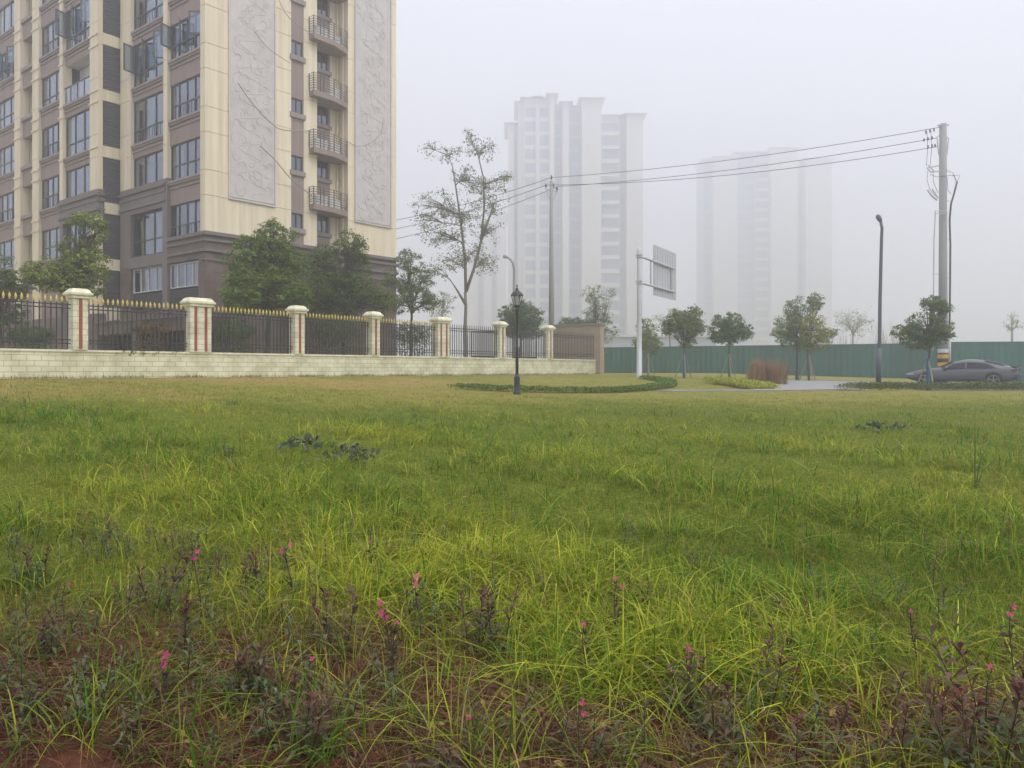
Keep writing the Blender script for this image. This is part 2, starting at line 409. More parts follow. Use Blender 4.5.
winproto = 0
def window(fac, a0, a1, z0, z1, o, nm=3, transom=None, white=False, curtains=0, blue=False, thick=.05, railing=False):
    """frame mesh with pane, curtain sub-parts"""
    fm = MB(); f = thick
    if a0 > a1: a0, a1 = a1, a0
    fac.box(fm, a0, a1, z0, z0+f, o-.05, o+.05); fac.box(fm, a0, a1, z1-f, z1, o-.05, o+.05)
    fac.box(fm, a0, a0+f, z0+f, z1-f, o-.05, o+.05); fac.box(fm, a1-f, a1, z0+f, z1-f, o-.05, o+.05)
    for k in range(1, nm):
        a = a0+(a1-a0)*k/nm
        fac.box(fm, a-.028, a+.028, z0+f, z1-f, o-.04, o+.045)
    if transom:
        z = z0+transom
        fac.box(fm, a0+f, a1-f, z-.03, z+.03, o-.045, o+.04)
        if railing:
            for k in range(6):
                a = a0+(a1-a0)*(k+.5)/6; fac.box(fm, a-.015, a+.015, z0+f, z-.03, o+.052, o+.075)
    fr = fm.build('window', M['wframe'] if white else M['frame'], B)
    g = MB(); fac.box(g, a0+f*.5, a1-f*.5, z0+f*.5, z1-f*.5, o-.008, o+.008); g.build('pane', M['glass'], fr)
    if curtains or blue:
        c = MB(); segs = []
        L = a1-a0
        if blue: segs = [(a0+.1, a1-.1)]
        elif curtains == 1: segs = [(a0+.05, a0+L*.22), (a1-L*.2, a1-.05)]
        elif curtains == 2: segs = [(a0+L*.3, a0+L*.62)]
        elif curtains == 3: segs = [(a0+.05, a0+L*.5)]
        else: segs = [(a0+L*.62, a1-.05)]
        for s0, s1 in segs:
            n = max(6, int((s1-s0)/.06)); b0 = len(c.v)
            for k in range(n+1):
                a = s0+(s1-s0)*k/n; oo = o-.3+.04*math.sin(k*1.9)+.02*math.sin(k*.7)
                c.v += [fac.P(a, z0+.05, oo), fac.P(a, z1-.05, oo)]
            c.f += [(b0+2*k, b0+2*k+2, b0+2*k+3, b0+2*k+1) for k in range(n)]
        c.build('curtain', M['bluecurtain'] if blue else M['curtain'], fr)
    return fr
def casement(fac, a, z0, z1, o, w_, ang, flip=1):
    """an opened sash hinged at a, swung out by ang"""
    ca, sa = math.cos(ang)*flip, math.sin(ang)
    m = MB(); g = MB()
    def pt(t, z, d=0): # t along sash, d thickness
        p = fac.P(a+ca*t-sa*d*flip, z, o+sa*t+ca*d*flip); return p
    def bx(mbx, t0, t1, y0, y1, h=.025):
        mbx.quadbox([pt(t0, y0, -h), pt(t1, y0, -h), pt(t1, y0, h), pt(t0, y0, h), pt(t0, y1, -h), pt(t1, y1, -h), pt(t1, y1, h), pt(t0, y1, h)])
    bx(m, 0, w_, z0, z0+.06); bx(m, 0, w_, z1-.06, z1); bx(m, 0, .06, z0+.06, z1-.06); bx(m, w_-.06, w_, z0+.06, z1-.06)
    s = m.build('open_casement', M['frame'], B)
    bx(g, .05, w_-.05, z0+.05, z1-.05, .006); g.build('pane', M['glass'], s)

beige = MB(); brown = MB(); ledge = MB(); grey = MB(); stone = MB(); inter = MB()
def pier(fac, a0, a1, o, z0, z1, dep=.5, mbx=None):
    """pier in courses with shallow joints"""
    mbx = mbx or beige
    zs = [z0]
    for t in TS+[TS[-1]+3, TS[-1]+6]:
        for z in (t-1.7, t+.1):
            if z0+.3 < z < z1-.3: zs.append(z)
    zs.append(z1)
    for i in range(len(zs)-1):
        fac.box(mbx, a0, a1, zs[i]+(.012 if i else 0), zs[i+1]-.012, o-dep, o)
    fac.box(mbx, a0+.02*(1 if a1 > a0 else -1), a1-.02*(1 if a1 > a0 else -1), z0, z1, o-dep+.02, o-.03)
def bay(fac, a0, a1, o, kind, tops, zlow, special=None):
    """kind A tall window, B shorter window. spandrels and ledges between"""
    h = 2.3 if kind == 'A' else 1.8
    prev = zlow
    for i, t in enumerate(tops):
        s = t-h; brown = MB(); ledge = MB()
        if s-.22 > prev: fac.box(brown, a0, a1, prev, s-.22, o-.3, o-.1)
        fac.box(ledge, a0, a1, s-.22, s-.12, o-.3, o-.02); fac.box(ledge, a0, a1, s-.115, s, o-.35, o+.03)
        fac.box(ledge, a0, a1, s-.42, s-.34, o-.1, o-.05)
        if brown.v: brown.build('spandrel', M['brown'], B)
        ledge.build('ledge', M['ledge'], B)
        prev = t
        sp_ = (special or {}).get(i)
        r = random.random()
        if sp_ == 'open':
            rr = MB(); fac.box(rr, a0, a1, s+.95, s+1.0, o-.12, o-.06)
            for k in range(4):
                a = a0+(a1-a0)*(k+.12)/4; fac.box(rr, a-.03, a+.03, s, s+.95, o-.12, o-.06)
            q = rr.build('balcony_railing', M['rail'], B)
            g = MB(); fac.box(g, a0, a1, s+.08, s+.92, o-.095, o-.085); g.build('pane', M['glass'], q)
            cm = MB(); fac.box(cm, a0, a1, t-.04, t-.01, o-.85, o-.12)
            fac.box(cm, a0, a1, s+.02, t-.04, o-.95, o-.87); cm.build('loggia_wall', M['white'], B); continue
        if sp_ == 'blue': window(fac, a0, a1, s, t, o-.2, 3, .5, blue=True); continue
        window(fac, a0, a1, s, t, o-.2, 3 if kind == 'A' else (4 if r < .4 else 3), .75 if r < .7 else None,
               curtains=random.choice([1, 2, 3, 4, 0, 1]), railing=(r < .35))
        if sp_ == 'casements':
            L = abs(a1-a0); lo, hi = min(a0, a1), max(a0, a1)
            casement(fac, hi-.05, s+h*.36, t-.05, o-.12, .62, math.radians(78), -1)
            casement(fac, hi-L*.30, s+h*.36, t-.05, o-.12, .62, math.radians(30), -1)
            casement(fac, lo+.05, s+h*.36, t-.05, o-.12, .62, math.radians(40), 1)
    brown = MB(); fac.box(brown, a0, a1, prev, TOP, o-.3, o-.1)
    brown.build('spandrel', M['brown'], B)
S = FL.S
# block near the corner (offset 0)
pier(FL, -.0, S(200.2), 0, 6.55, TOP); bay(FL, S(200.2), S(168.2), 0, 'B', TS, 6.62, {3: 'casements', 1: None})
pier(FL, S(168.2), S(164), .04, 9.6, TOP); bay(FL, S(164), S(131.2), 0, 'A', TS[1:], 9.62, {2: 'casements'})
pier(FL, S(131.2), a121, .04, 9.6, TOP)
FL.box(beige, .0, LEND, TOP, TOP+.5, -.6, .15)
# cornice bands
for z, o in ((9.25, .16), (8.95, .10), (8.45, .14)):
    FL.box(grey, S(166.6), a121+.02, z, z+.14, -.3, o)
FL.box(grey, S(166.6), a121, 8.2, 9.6, -.3, .05)
FL.box(grey, S(168.2), S(163.5), 3.0, 9.6, -.4, .06); FL.box(grey, S(131.2), a121, 5.4, 8.2, -.4, .05)
FL.box(grey, S(163.5), S(131.2), 5.35, 5.9, -.3, .06)
window(FL, S(163), S(131.6), 5.95, 8.15, -.15, 3, .8, curtains=3)
# bay B base
for z, o, h_ in ((6.38, .16, .17), (6.1, .10, .12), (5.62, .12, .13)):
    FL.box(grey, -.13, S(168.3), z, z+h_, -.3, o)
FL.box(stone, -.05, S(168.3), 5.3, 6.55, -.3, .045)
window(FL, S(199), S(169), 4.05, 5.25, -.12, 4, None, True, 2); window(FL, S(162.5), S(132), 4.05, 5.3, -.12, 4, None, True, 2)
FL.box(stone, -.05, S(199.1), -.3, 5.3, -.4, .04)
FL.box(stone, S(168.2), S(163), -.3, 3.0, -.4, .05)
FL.box(stone, S(131.5), a121, -.3, 5.4, -.4, .04)
FL.box(stone, S(199.1), S(132), -.3, 3.0, -.4, .0); FL.box(stone, S(163), S(132), 5.05+.25, 5.37, -.25, .03)
lv = MB()
for (p0, p1) in ((199, 169), (162.5, 132)):
    a0, a1 = S(p0), S(p1); n = 9
    for k in range(n): zz = 3.05+k*.105; FL.box(lv, a0, a1, zz, zz+.06, -.15, -.08)
    FL.box(lv, a0, a1, 3.0, 4.0, -.3, -.2)
lv.build('vent_louver', M['louver'], B)
# protruding block (offset 1.1)
O1 = 1.1
S1 = lambda p: FL.S(p, O1)
BLK = [('p', 98.5, 90.5), ('A', 90.5, 63.3), ('p', 63.3, 60.2), ('B', 60.2, 39.3), ('p', 39.3, 33), ('R', 33, 21), ('p', 21, 15), ('B', 15, -6), ('p', -6, -9), ('A', -9, -32), ('p', -32, -38), ('B', -38, -58), ('p', -58, -95)]
for t_, p0, p1 in BLK:
    a0, a1 = S1(p0), S1(p1)
    if t_ == 'p':
        lowz = 9.6 if p0 > 60 else 3.0
        if p0 == 98.5: lowz = 3.0
        pier(FL, a0, a1, O1+.04, lowz, TOP, .5 if p0 < 98 else .26)
        if lowz > 5: FL.box(grey, a0, a1, 3.0, 9.6, O1-.4, O1+.03)
        for t in TS:   # moulding bands wrapping piers
            if p0 > 60 and t < 11.5: continue
            FL.box(beige, a0-.04, a1+.04, t-2.42, t-2.32, O1, O1+.09); FL.box(beige, a0-.04, a1+.04, t-.02+.0, t+.08, O1, O1+.085)
    elif t_ == 'A':
        bay(FL, a0, a1, O1, 'A', (TS[1:] if p0 > 60 else TS), 9.62 if p0 > 60 else 5.3, {3: 'casements', 2: 'open'} if p0 > 60 else None)
        if p0 > 60: window(FL, a0, a1, 5.95, 8.15, O1-.2, 3, .8, curtains=1); FL.box(brown, a0, a1, 5.1, 5.95, O1-.3, O1-.05)
    elif t_ == 'B':
        bay(FL, a0, a1, O1, 'B', TS, 5.3, {3: 'blue'} if p0 > 60 else ({4: 'casements'} if p0 == 15 else None))
    else:
        for t in TS:
            FL.box(brown, a0, a1, t-3+0.0, t-1.8-.2, O1-1.4, O1-.1); FL.box(ledge, a0, a1, t-2.0, t-1.8, O1-1.4, O1+.03)
        FL.box(beige, a0, a1, 3, TOP, O1-1.6, O1-1.4); FL.box(beige, a0-.3, a0-.01, 3, TOP, O1-1.6, O1-.5); FL.box(beige, a1+.01, a1+.3, 3, TOP, O1-1.6, O1-.5)
        FL.box(brown, a0, a1, TS[-1], TOP, O1-1.4, O1-.1)
FL.box(stone, a98, LEND, -.3, 3.0, O1-.4, O1+.03)
FL.box(stone, a98+.05, S1(63), 3.0, 5.1, O1-.4, O1+.02)
FL.box(brown, S1(63), LEND, 3.0, 5.3, O1-.4, O1-.12)
for z, o in ((9.25, .16), (8.95, .10), (8.45, .14)):
    FL.box(grey, a98-.08, S1(60), z, z+.14, O1-.3, O1+o)
FL.box(grey, a98, S1(60), 8.2, 9.6, O1-.3, O1+.045)
# return wall of that block with louver screens
aw = a98
pierw = MB()
ret = MB()
nlou = 0
for k, t in enumerate([T0-3]+TS):
    FL.box(beige, aw, aw+.3, t+.15, t+.75, -.25, O1-.23)          # beam between screens
    l = MB(); z0, z1 = t-2.2, t+.15
    if k == 0: z0 = 3.4
    n = int((z1-z0)/.12)
    for q in range(n): FL.box(l, aw+.05, aw+.13, z0+q*.12, z0+q*.12+.07, -.25, O1-.23)
    FL.box(l, aw+.14, aw+.2, z0, z1, -.25, O1-.23)
    l.build('louver_screen', M['louver'], B)
FL.box(beige, aw, aw+.3, TS[-1]+.75, TOP, -.25, O1-.23)
FL.box(beige, aw, aw+.3, -.3, 3.4, -.25, O1-.23)
# ---- right face
SR = FR.S
strips = [('b', 205, 228), ('P', 228, 275), ('b', 275, 291.2), ('w', 291.2, 303.8), ('b', 303.8, 317), ('R', 317, 348), ('b', 348, 354.5), ('P', 354.5, 390.8), ('b', 390.8, 396)]
def courses(a0, a1, z0, z1, o, dep=.4):
    pier(FR, a0, a1, o, z0, z1, dep)
for t_, p0, p1 in strips:
    a0, a1 = SR(p0), SR(p1)
    if t_ == 'b': courses(a0, a1, 6.55, TOP, 0)
    elif t_ == 'P':
        courses(a0, a1, 6.55, 8.3, 0); FR.box(beige, a0, a1, 8.3, TOP, -.4, -.05)
        pm = MB(); FR.box(pm, a0+.06, a1-.06, 8.42, TOP-.3, -.048, .03)
        pn = pm.build('relief_panel', M['panel'], B)
        fr_ = MB()
        for q in ((a0, a0+.06, 8.36, TOP-.3), (a1-.06, a1, 8.36, TOP-.3), (a0, a1, 8.28, 8.36, ), ):
            FR.box(fr_, q[0], q[1], q[2], q[3], -.03, .09)
        fr_.build('panel_border', M['panel'], pn)
        cv = MB()
        for q in range(150):
            ca_ = random.uniform(a0+.35, a1-.35); cz = random.uniform(8.8, 22.5); r0 = random.uniform(.12, .42); th = random.uniform(0, TAU); sw = random.uniform(1.5, 4.5)*random.choice((-1, 1))
            pts = []
            for k in range(9):
                u_ = k/8; rr = r0*(1-.65*u_); an = th+sw*u_
                aa = min(max(ca_+rr*math.cos(an), a0+.15), a1-.15)
                pts.append(FR.P(aa, cz+rr*math.sin(an)*1.3, .028))
            cv.tube(pts, [.009+.017*math.sin(math.pi*(k+.6)/9.2) for k in range(9)], 5)
        for q in range(8):   # wandering main stems
            z = 8.7+q*1.75; pts = []
            for k in range(14):
                pts.append(FR.P((a0+a1)/2+(a1-a0)*.3*math.sin(k*.75+q*2.3), z+k*.14, .028))
            cv.tube(pts, .019, 5)
        cv.build('carving', M['panel'], pn)
    elif t_ == 'w':
        prev = 6.55
        for t in TS:
            FR.box(brown, a0, a1, prev, t-.8-.25, -.4, -.04); FR.box(ledge, a0-.08, a1+.08, t-1.05, t-.8, -.4, .08)
            window(FR, a0, a1, t-.8, t, -.15, 2, None, curtains=4 if random.random() < .6 else 0, thick=.06); prev = t
        FR.box(brown, a0, a1, prev, TOP, -.4, -.04)
    else:
        D = .85
        FR.box(beige, a0+.02, a0+.1, 6.55, TOP, -D, -.4); FR.box(beige, a1-.06, a1+.3, 6.55, TOP, -D-.2, -.4)
        aw0, aw1 = SR(313, -D), SR(330, -D)
        FR.box(beige, aw1, a1, 6.55, TOP, -D-.3, -D); FR.box(beige, SR(300, -D), aw0, 6.55, TOP, -D-.3, -D+.02)
        prev = 6.55; 
        aw0 = SR(317, -D)
        for t in TS:
            tt = t+.35
            FR.box(brown, aw0-.9, aw1, prev, tt-1.2, -D-.3, -D-.02); FR.box(ledge, aw0-.9, aw1+.08, tt-1.2, tt-1.0, -D-.3, -D+.08)
            window(FR, aw0-.0, aw1-.12, tt-1.0, tt, -D-.1, 2, None, curtains=4, thick=.06)
            FR.box(brown, aw0-.9, aw0-.0, tt-1.0, tt, -D-.3, -D-.02); FR.box(brown, aw1-.12, aw1, tt-1.0, tt, -D-.3, -D-.02)
            prev = tt
            # balcony slab
        FR.box(brown, aw0-.9, aw1, prev, TOP, -D-.3, -D-.02)
        pp = MB(); ap = SR(336.3, -D)
        pp.tube([FR.P(ap, 6.0, -D+.09), FR.P(ap, TOP, -D+.09)], .055, 8)
        for t in TS: pp.tube([FR.P(ap, t-.9, -D+.09), FR.P(ap, t-.7, -D+.09)], .075, 8)
        pp.build('drain_pipe', M['beige'], B)
        for kz, t in enumerate(TS[:5]):
            zb = t+.28
            A0, A1, A2 = SR(314, .45), SR(334.5, .45), SR(347.6, .05)
            sl_ = MB(); n = 0
            pts = [Q(FR, A0, -.02) if False else Q(FR, A0, .45), Q(FR, A1, .45), Q(FR, A2, .05), Q(FR, A2, -D+.05), Q(FR, a0+.12, -D+.05), Q(FR, a0+.12, -.0), Q(FR, A0, .0)]
            poly_prism(sl_, pts, zb, zb+.28)
            bal = sl_.build('balcony', M['brown'], B)
            rl = MB(); rt = zb+1.2
            path = [(A0, .02), (A0, .42), (A1, .42), (A2-.03, .06)]
            for zz in [zb+.42+.13*k for k in range(7)]:
                rl.tube([FR.P(a, zz, o) for a, o in path], .017, 4)
            for a, o in ((A0, .42), (A0, .03), ((A0+A1)/2, .42), (A1, .42), (A2-.03, .06), ((A1+A2)/2, .24), ((A0*2+A1)/3, .42)):
                FR.box(rl, a-.022, a+.022, zb+.28, rt+.02, o-.02, o+.02)
            rl.build('railing', M['rail'], bal)
            for q, (aa, oo) in enumerate(((A0+.28, .05), (A1+.1, -.25), (A0+1.25, .0))):
                if (kz+q) % 3 == 2: continue
                ac = MB(); FR.box(ac, aa, aa+.75, zb+.3, zb+.85, oo-.15, oo+.15)
                b_ = FR.P(aa+.27, zb+.575, oo+.15); b2 = FR.P(aa+.27, zb+.575, oo+.165)
                ac.build('air_conditioner', M['white'], bal)
# base of right face
FR.box(stone, 0, SB, -.3, 6.5, -.4, .02)
for z, o, h_ in ((6.40, .18, .17), (6.12, .11, .12), (5.62, .14, .14), (5.2, .08, .08)):
    FR.box(grey, -.12, SB+.1, z, z+h_, -.3, o)
FR.box(beige, 0, SB, TOP, TOP+.5, -.6, .15)
FR.box(beige, SB-.02, SB+.03, 6.55, TOP, -12, -.02); FR.box(stone, SB-.02, SB+.02, -.3, 6.55, -12, -.41)
# roof slab and rear walls
poly_prism(ledge, [Q(FR, .2, -.2), Q(FR, SB-.1, -.2), (back.x+1.0, back.y), Q(FL, LEND-.1, .9)], TOP-.2, TOP)
beige.build('outer_wall', M['beige'], B); brown.build('spandrel', M['brown'], B); ledge.build('ledge', M['ledge'], B)
grey.build('cornice', M['greystone'], B); stone.build('stone_base', M['stone'], B)
# cables strapped across the end face
for i, (pts, r, lab) in enumerate([
    ([(279, 0, .25), (287, 15, .25), (300, 27, .3), (318, 36, .3), (345, 42, .3)], .022, 'thin dark cable sagging from the roof down across the upper brown window strip'),
    ([(238, 83, .3), (252, 103, .3), (270, 122, .3), (283, 130, .3), (311, 131, .4)], .03, 'thick grey cable sagging across the middle of the left carved panel'),
    ([(255, 32, .25), (268, 48, .25), (290, 63, .3)], .02, 'short dark cable on the upper right edge of the left carved panel'),
    ([(260, 146, .3), (275, 160, .3), (292, 180, .3), (312, 196, .4)], .03, 'dark cable running down from the left carved panel to the lowest balcony'),
    ([(349, 142, .25), (356, 146, .25), (366, 145, .25), (376, 139, .25), (382, 130, .25), (383, 121, .25)], .02, 'pale cable looping over the right carved panel')]):
    m_ = MB(); P = []
    for px, py, o in pts:
        a = FR.S(px, o); x_, y_, _ = FR.P(a, 0, o); P.append((x_, y_, E+(HY-py)/F*y_))
    PP = []
    for k in range(len(P)-1):
        p0 = Vector(P[max(k-1, 0)]); p1 = Vector(P[k]); p2 = Vector(P[k+1]); p3 = Vector(P[min(k+2, len(P)-1)])
        for t in (0, .25, .5, .75):
            PP.append(.5*((2*p1)+(p2-p0)*t+(2*p0-5*p1+4*p2-p3)*t*t+(3*p1-p0-3*p2+p3)*t**3))
    PP.append(Vector(P[-1]))
    tag(m_.tube(PP, r*.8, 5).build('cable', M['cable'], loc=P[0]), lab, 'cable', 'cables on the building end wall')

# ------------------------------------------------------------------ perimeter fence
DX, DY = .6284, .7779; NX, NY = .7779, -.6284
def FY(px): return 34.9/(.808-(px-512)/F)
Y0f = FY(78); FF = Fac(XP(78, Y0f), Y0f, DX, DY, NX, NY)
fence = thing('perimeter_fence', 'cream tiled low wall with red striped pillars and black iron railings', 'fence', (FF.ox, FF.oy, E-.24))
send = FF.S(594); s_start = -7.2
wm = MB(); FF.box(wm, s_start, send, -.55, .60, -.12, .12); wm.build('base_wall', M['cream'], fence)
wm = MB(); FF.box(wm, s_start, send+.02, .602, .67, -.16, .16); wm.build('coping', M['cap'], fence)
pill = [(-5.0, 0), (0, 0), (FF.S(198), 1), (FF.S(297), 0), (FF.S(373), 0), (FF.S(441), 1), (FF.S(500), 0), (FF.S(548), 0)]
for s_, dbl in pill:
    hw = .42 if dbl else .235
    pm = MB(); FF.box(pm, s_-hw, s_+hw, .67, 2.38, -.21, .21); pi = pm.build('pillar', M['creamp'], fence)
    cm = MB()
    FF.box(cm, s_-hw-.05, s_+hw+.05, 2.38, 2.43, -.27, .27)
    def tier(a, b_, z0, z1):
        p = [FF.P(s_-hw-a, z0, .21+a), FF.P(s_+hw+a, z0, .21+a), FF.P(s_+hw+a, z0, -.21-a), FF.P(s_-hw-a, z0, -.21-a),
             FF.P(s_-hw-b_, z1, .21+b_), FF.P(s_+hw+b_, z1, .21+b_), FF.P(s_+hw+b_, z1, -.21-b_), FF.P(s_-hw-b_, z1, -.21-b_)]
        cm.quadbox(p)
    tier(.05, .11, 2.43, 2.49); tier(.12, .12, 2.49, 2.56); tier(.09, .02, 2.56, 2.67); tier(.0, -.02, 2.67, 2.70)
    cm.build('cap', M['cap'], pi)
    im = MB()
    for c in ((-.2, .2) if dbl else (0,)): FF.box(im, s_+c-.055, s_+c+.055, .70, 2.36, .205, .222)
    im.build('inlay', M['red'], pi)
edges = [p[0] for p in pill]+[send]
hws = [.42 if p[1] else .235 for p in pill]+[0]
nf = 0
fin_me = None
for i in range(len(edges)-1):
    s0 = edges[i]+hws[i]; s1 = edges[i+1]-hws[i+1]
    r = MB(); n = max(3, round((s1-s0)/.165)); gold = i <= 4
    for z in (.86, .98, 2.02, 2.14): FF.box(r, s0, s1, z, z+.035, -.022, .022)
    for k in range(n):
        a = s0+(k+.5)*(s1-s0)/n
        FF.box(r, a-.019, a+.019, .70, 2.24, -.012, .012)
        if not gold: r.tube([FF.P(a, 2.24, 0), FF.P(a, 2.30, 0), FF.P(a, 2.40, 0)], [.012, .02, .002], 5)
    rp_ = r.build('railing_panel', M['darkmetal'], fence)
    rest = []
    if gold:
        for k in range(n):
            a = s0+(k+.5)*(s1-s0)/n
            p = Vector(FF.P(a, 2.23, 0))
            if fin_me is None:
                f_ = MB().lathe([(.014, 0), (.026, .01), (.018, .03), (.040, .08), (.037, .13), (.016, .19), (.001, .23)], 6)
                me = bpy.data.meshes.new('finial'); me.from_pydata(f_.v, [], f_.f); me.materials.append(M['gold']); fin_me = me
            if i == 0 and k < n-8: rest.append(p); continue
            o = bpy.data.objects.new('finial', fin_me); col.objects.link(o); o.parent = rp_; o.location = p-wloc(rp_)
            o.rotation_euler = (random.uniform(-.06, .06), random.uniform(-.06, .06), 0); o.scale = (1, 1, random.uniform(.9, 1.08)); nf += 1
    if rest:
        m_ = MB()
        for p in rest: m_.lathe([(.014, 0), (.026, .01), (.018, .03), (.040, .08), (.037, .13), (.016, .19), (.001, .23)], 6, p)
        tag(m_.build('finial', M['gold'], rp_), kind='stuff')
# small vine leaves growing over the wall coping come later (leaf helper)

# ------------------------------------------------------------------ leaves and trees
def leafcards(C, size, col_a, col_b, up=.5, aspect=2.0, seed=0, tintn=None):
    """C (n,3) centres -> verts, faces, tint.  kite-shaped leaves"""
    r = np.random.default_rng(seed); n = len(C)
    nrm = r.normal(size=(n, 3)); nrm[:, 2] = np.abs(nrm[:, 2])+up; nrm /= np.linalg.norm(nrm, axis=1)[:, None]
    d = r.normal(size=(n, 3)); d -= (d*nrm).sum(1)[:, None]*nrm; d /= np.linalg.norm(d, axis=1)[:, None]+1e-9
    s = np.cross(nrm, d)
    L = size*r.uniform(.6, 1.3, n)[:, None]; Wd = L/aspect
    V = np.stack([C-d*L*.5, C+s*Wd*.5-nrm*L*.05, C+d*L*.5-nrm*L*.12, C-s*Wd*.5-nrm*L*.05], 1)
    Fq = np.arange(n*4).reshape(n, 4)
    t = r.uniform(0, 1, n)
    if tintn is not None: t = np.clip(.55*t+.45*tintn, 0, 1)
    cA, cB = np.array(col_a), np.array(col_b)
    c = (cA+(cB-cA)*t[:, None])*np.array([1.95, 2.05, 1.25]); c = c*r.uniform(.75, 1.25, n)[:, None]
    return V.reshape(-1, 3), Fq, np.repeat(c, 4, 0)
GREEN = ((.028, .048, .018), (.095, .125, .035))
def tree(name, label, px, Y, base_py, lobes, leaf=.12, n=9000, cols=GREEN, trunk=.12, bark='bark', stakes=False, wrap=False, group=None, clump=.32, limbs=3, sparse=1.0, depth=.8, seed=1, cat='tree', baseX=None, fork=None, yel=None, twigs=True, bz=None, leaders=None):
    r = random.Random(seed); nr = np.random.default_rng(seed)
    X = XP(px, Y) if baseX is None else baseX
    z0 = G(X, Y) if bz is None else bz
    k = Y/F
    t = thing(name, label, cat, (X, Y, z0), group)
    # lobes -> world ellipsoids
    EL = []
    for (lx, ly, rx, ry) in lobes:
        if name == 'sapling': rx, ry = rx*1.1, ry*1.1
        EL.append((Vector((XP(lx, Y), Y+r.uniform(-.4, .4)*rx*k*depth, E+(HY-ly)*k)), rx*k, ry*k))
    top = max(e[0].z for e in EL); cen = sum((e[0] for e in EL), Vector())/len(EL)
    lo = min(e[0].z-e[2]*.6 for e in EL)
    tb = MB()
    fz = z0+(lo-z0)*.95 if fork is None else E+(HY-fork)*k
    fp = Vector((X+(cen.x-X)*.3, Y, fz))
    p0 = Vector((X, Y, z0-.1))
    n_ = 6; pts = [p0.lerp(fp, i/n_)+Vector((r.uniform(-1, 1), r.uniform(-1, 1), 0))*trunk*.25*(1 if 0 < i < n_ else 0) for i in range(n_+1)]
    rads = [trunk*(1.25 if i == 0 else 1-.35*i/n_) for i in range(n_+1)]
    tb.tube(pts, rads, 9)
    clumps = []
    vol = sum(e[1]*e[2] for e in EL)
    LP = []
    for ld in leaders or []:
        q = [W(a, b_, Y) for a, b_ in ld]; q = [v+Vector((0, .15*i*(-1)**len(LP), 0)) for i, v in enumerate(q)]
        tb.tube(q, [trunk*(.75-.65*i/(len(q)-1)) for i in range(len(q))], 7)
        for i in range(len(q)-1):
            for k_ in range(4): LP.append(q[i].lerp(q[i+1], k_/4))
    for (c, rx, rz) in EL:
        if LP:
            cand = [v for v in LP if v.z < c.z-rz*.3] or LP
            fp = min(cand, key=lambda v: (v-c).length+.25*abs(v.z-(c.z-.9*rx)))
        # limb to the lobe, curved
        a = fp; m1 = a.lerp(c, .5)+Vector((0, 0, .1*rz)); e_ = c+Vector((0, 0, rz*.35))
        ps = [a, a.lerp(m1, .5)+Vector((r.uniform(-.1, .1), r.uniform(-.1, .1), .05))*rx, m1, m1.lerp(e_, .5)+Vector((r.uniform(-.1, .1), r.uniform(-.1, .1), 0))*rx, e_]
        f_ = .45 if LP else 1; tb.tube(ps, [trunk*.6*f_, trunk*.5*f_, trunk*.38*f_, trunk*.25*f_, trunk*.08], 6)
        nc = max(5, int(28*sparse*(rx*rz)/vol*len(EL)*.9)) if False else max(6, int(sparse*11*(rx*rz*1.5)/(clump*clump)))
        nc = min(nc, 420)
        for q in range(nc):
            while True:
                v = Vector((r.uniform(-1, 1), r.uniform(-1, 1), r.uniform(-1, 1)))
                if .25 < v.length < 1: break
            v = v*(.45+.55*r.random()) if r.random() < .35 else v.normalized()*r.uniform(.72, 1.05)
            pos = c+Vector((v.x*rx, v.y*rx*depth, v.z*rz))
            # ragged outline
            nn = noise.noise(pos*1.3/max(clump*2, .2)*.5)
            if nn < -.28: continue
            clumps.append((pos, clump*r.uniform(.6, 1.25)))
            if twigs and r.random() < .5:
                src = ps[r.choice((1, 2, 3))]
                mid = src.lerp(pos, .55)+Vector((r.uniform(-.1, .1)*rx, 0, .12*rz))
                tb.tube([src, mid, pos], [trunk*.2, trunk*.12, trunk*.03], 4, cap=False)
    tb.build('trunk', M[bark], t, smooth=True)
    P = np.array([c[0] for c in clumps]); R_ = np.array([c[1] for c in clumps])
    per = max(3, n//max(1, len(clumps)))
    off = nr.normal(size=(len(P), per, 3)); off /= np.linalg.norm(off, axis=2)[..., None]; off *= (nr.uniform(0, 1, (len(P), per, 1))**.45)
    off[..., 2] *= .62
    Cc = (P[:, None, :]+off*R_[:, None, None]).reshape(-1, 3)
    tn = np.repeat(nr.uniform(0, 1, len(P)), per)
    V, Fq, tt = leafcards(Cc, leaf, cols[0], cols[1], .4, 1.9, seed, tn)
    if yel:
        ctr = np.array([XP(yel[0], Y), 0, E+(HY-yel[1])*k]); dd = np.hypot((V[:, 0]-ctr[0]), (V[:, 2]-ctr[2]))
        msk = np.clip(1-dd/(yel[2]*k), 0, 1)[:, None]; msk = (msk > .25)*.55*np.repeat(nr.uniform(.3, 1, len(V)//4), 4)[:, None]
        tt = tt*(1-msk)+np.array([.52, .44, .05])*msk
    npmesh('crown', V, Fq, M['leaf'], t, tt)
    if stakes:
        for q in range(3):
            an = TAU*q/3+.5; s_ = MB(); rr = .55
            bx_, by_ = X+rr*math.cos(an), Y+rr*math.sin(an)
            s_.tube([(bx_, by_, G(bx_, by_)-.05), (X+.03*math.cos(an), Y+.03*math.sin(an), z0+1.45)], .03, 6); s_.build('stake', M['wood'], t)
    if wrap:
        s_ = MB(); s_.tube([(X, Y, z0+.1), (X, Y, z0+.8), (X, Y, z0+1.5)], [trunk*1.35, trunk*1.25, trunk*1.2], 9); s_.build('trunk_wrap', M['bluewrap'], t)
    return t
GF = 'trees behind the iron fence'
YG = ((.035, .058, .018), (.16, .18, .045))
DG = ((.018, .032, .014), (.055, .078, .028))
GB = ((.055, .060, .040), (.14, .14, .085))
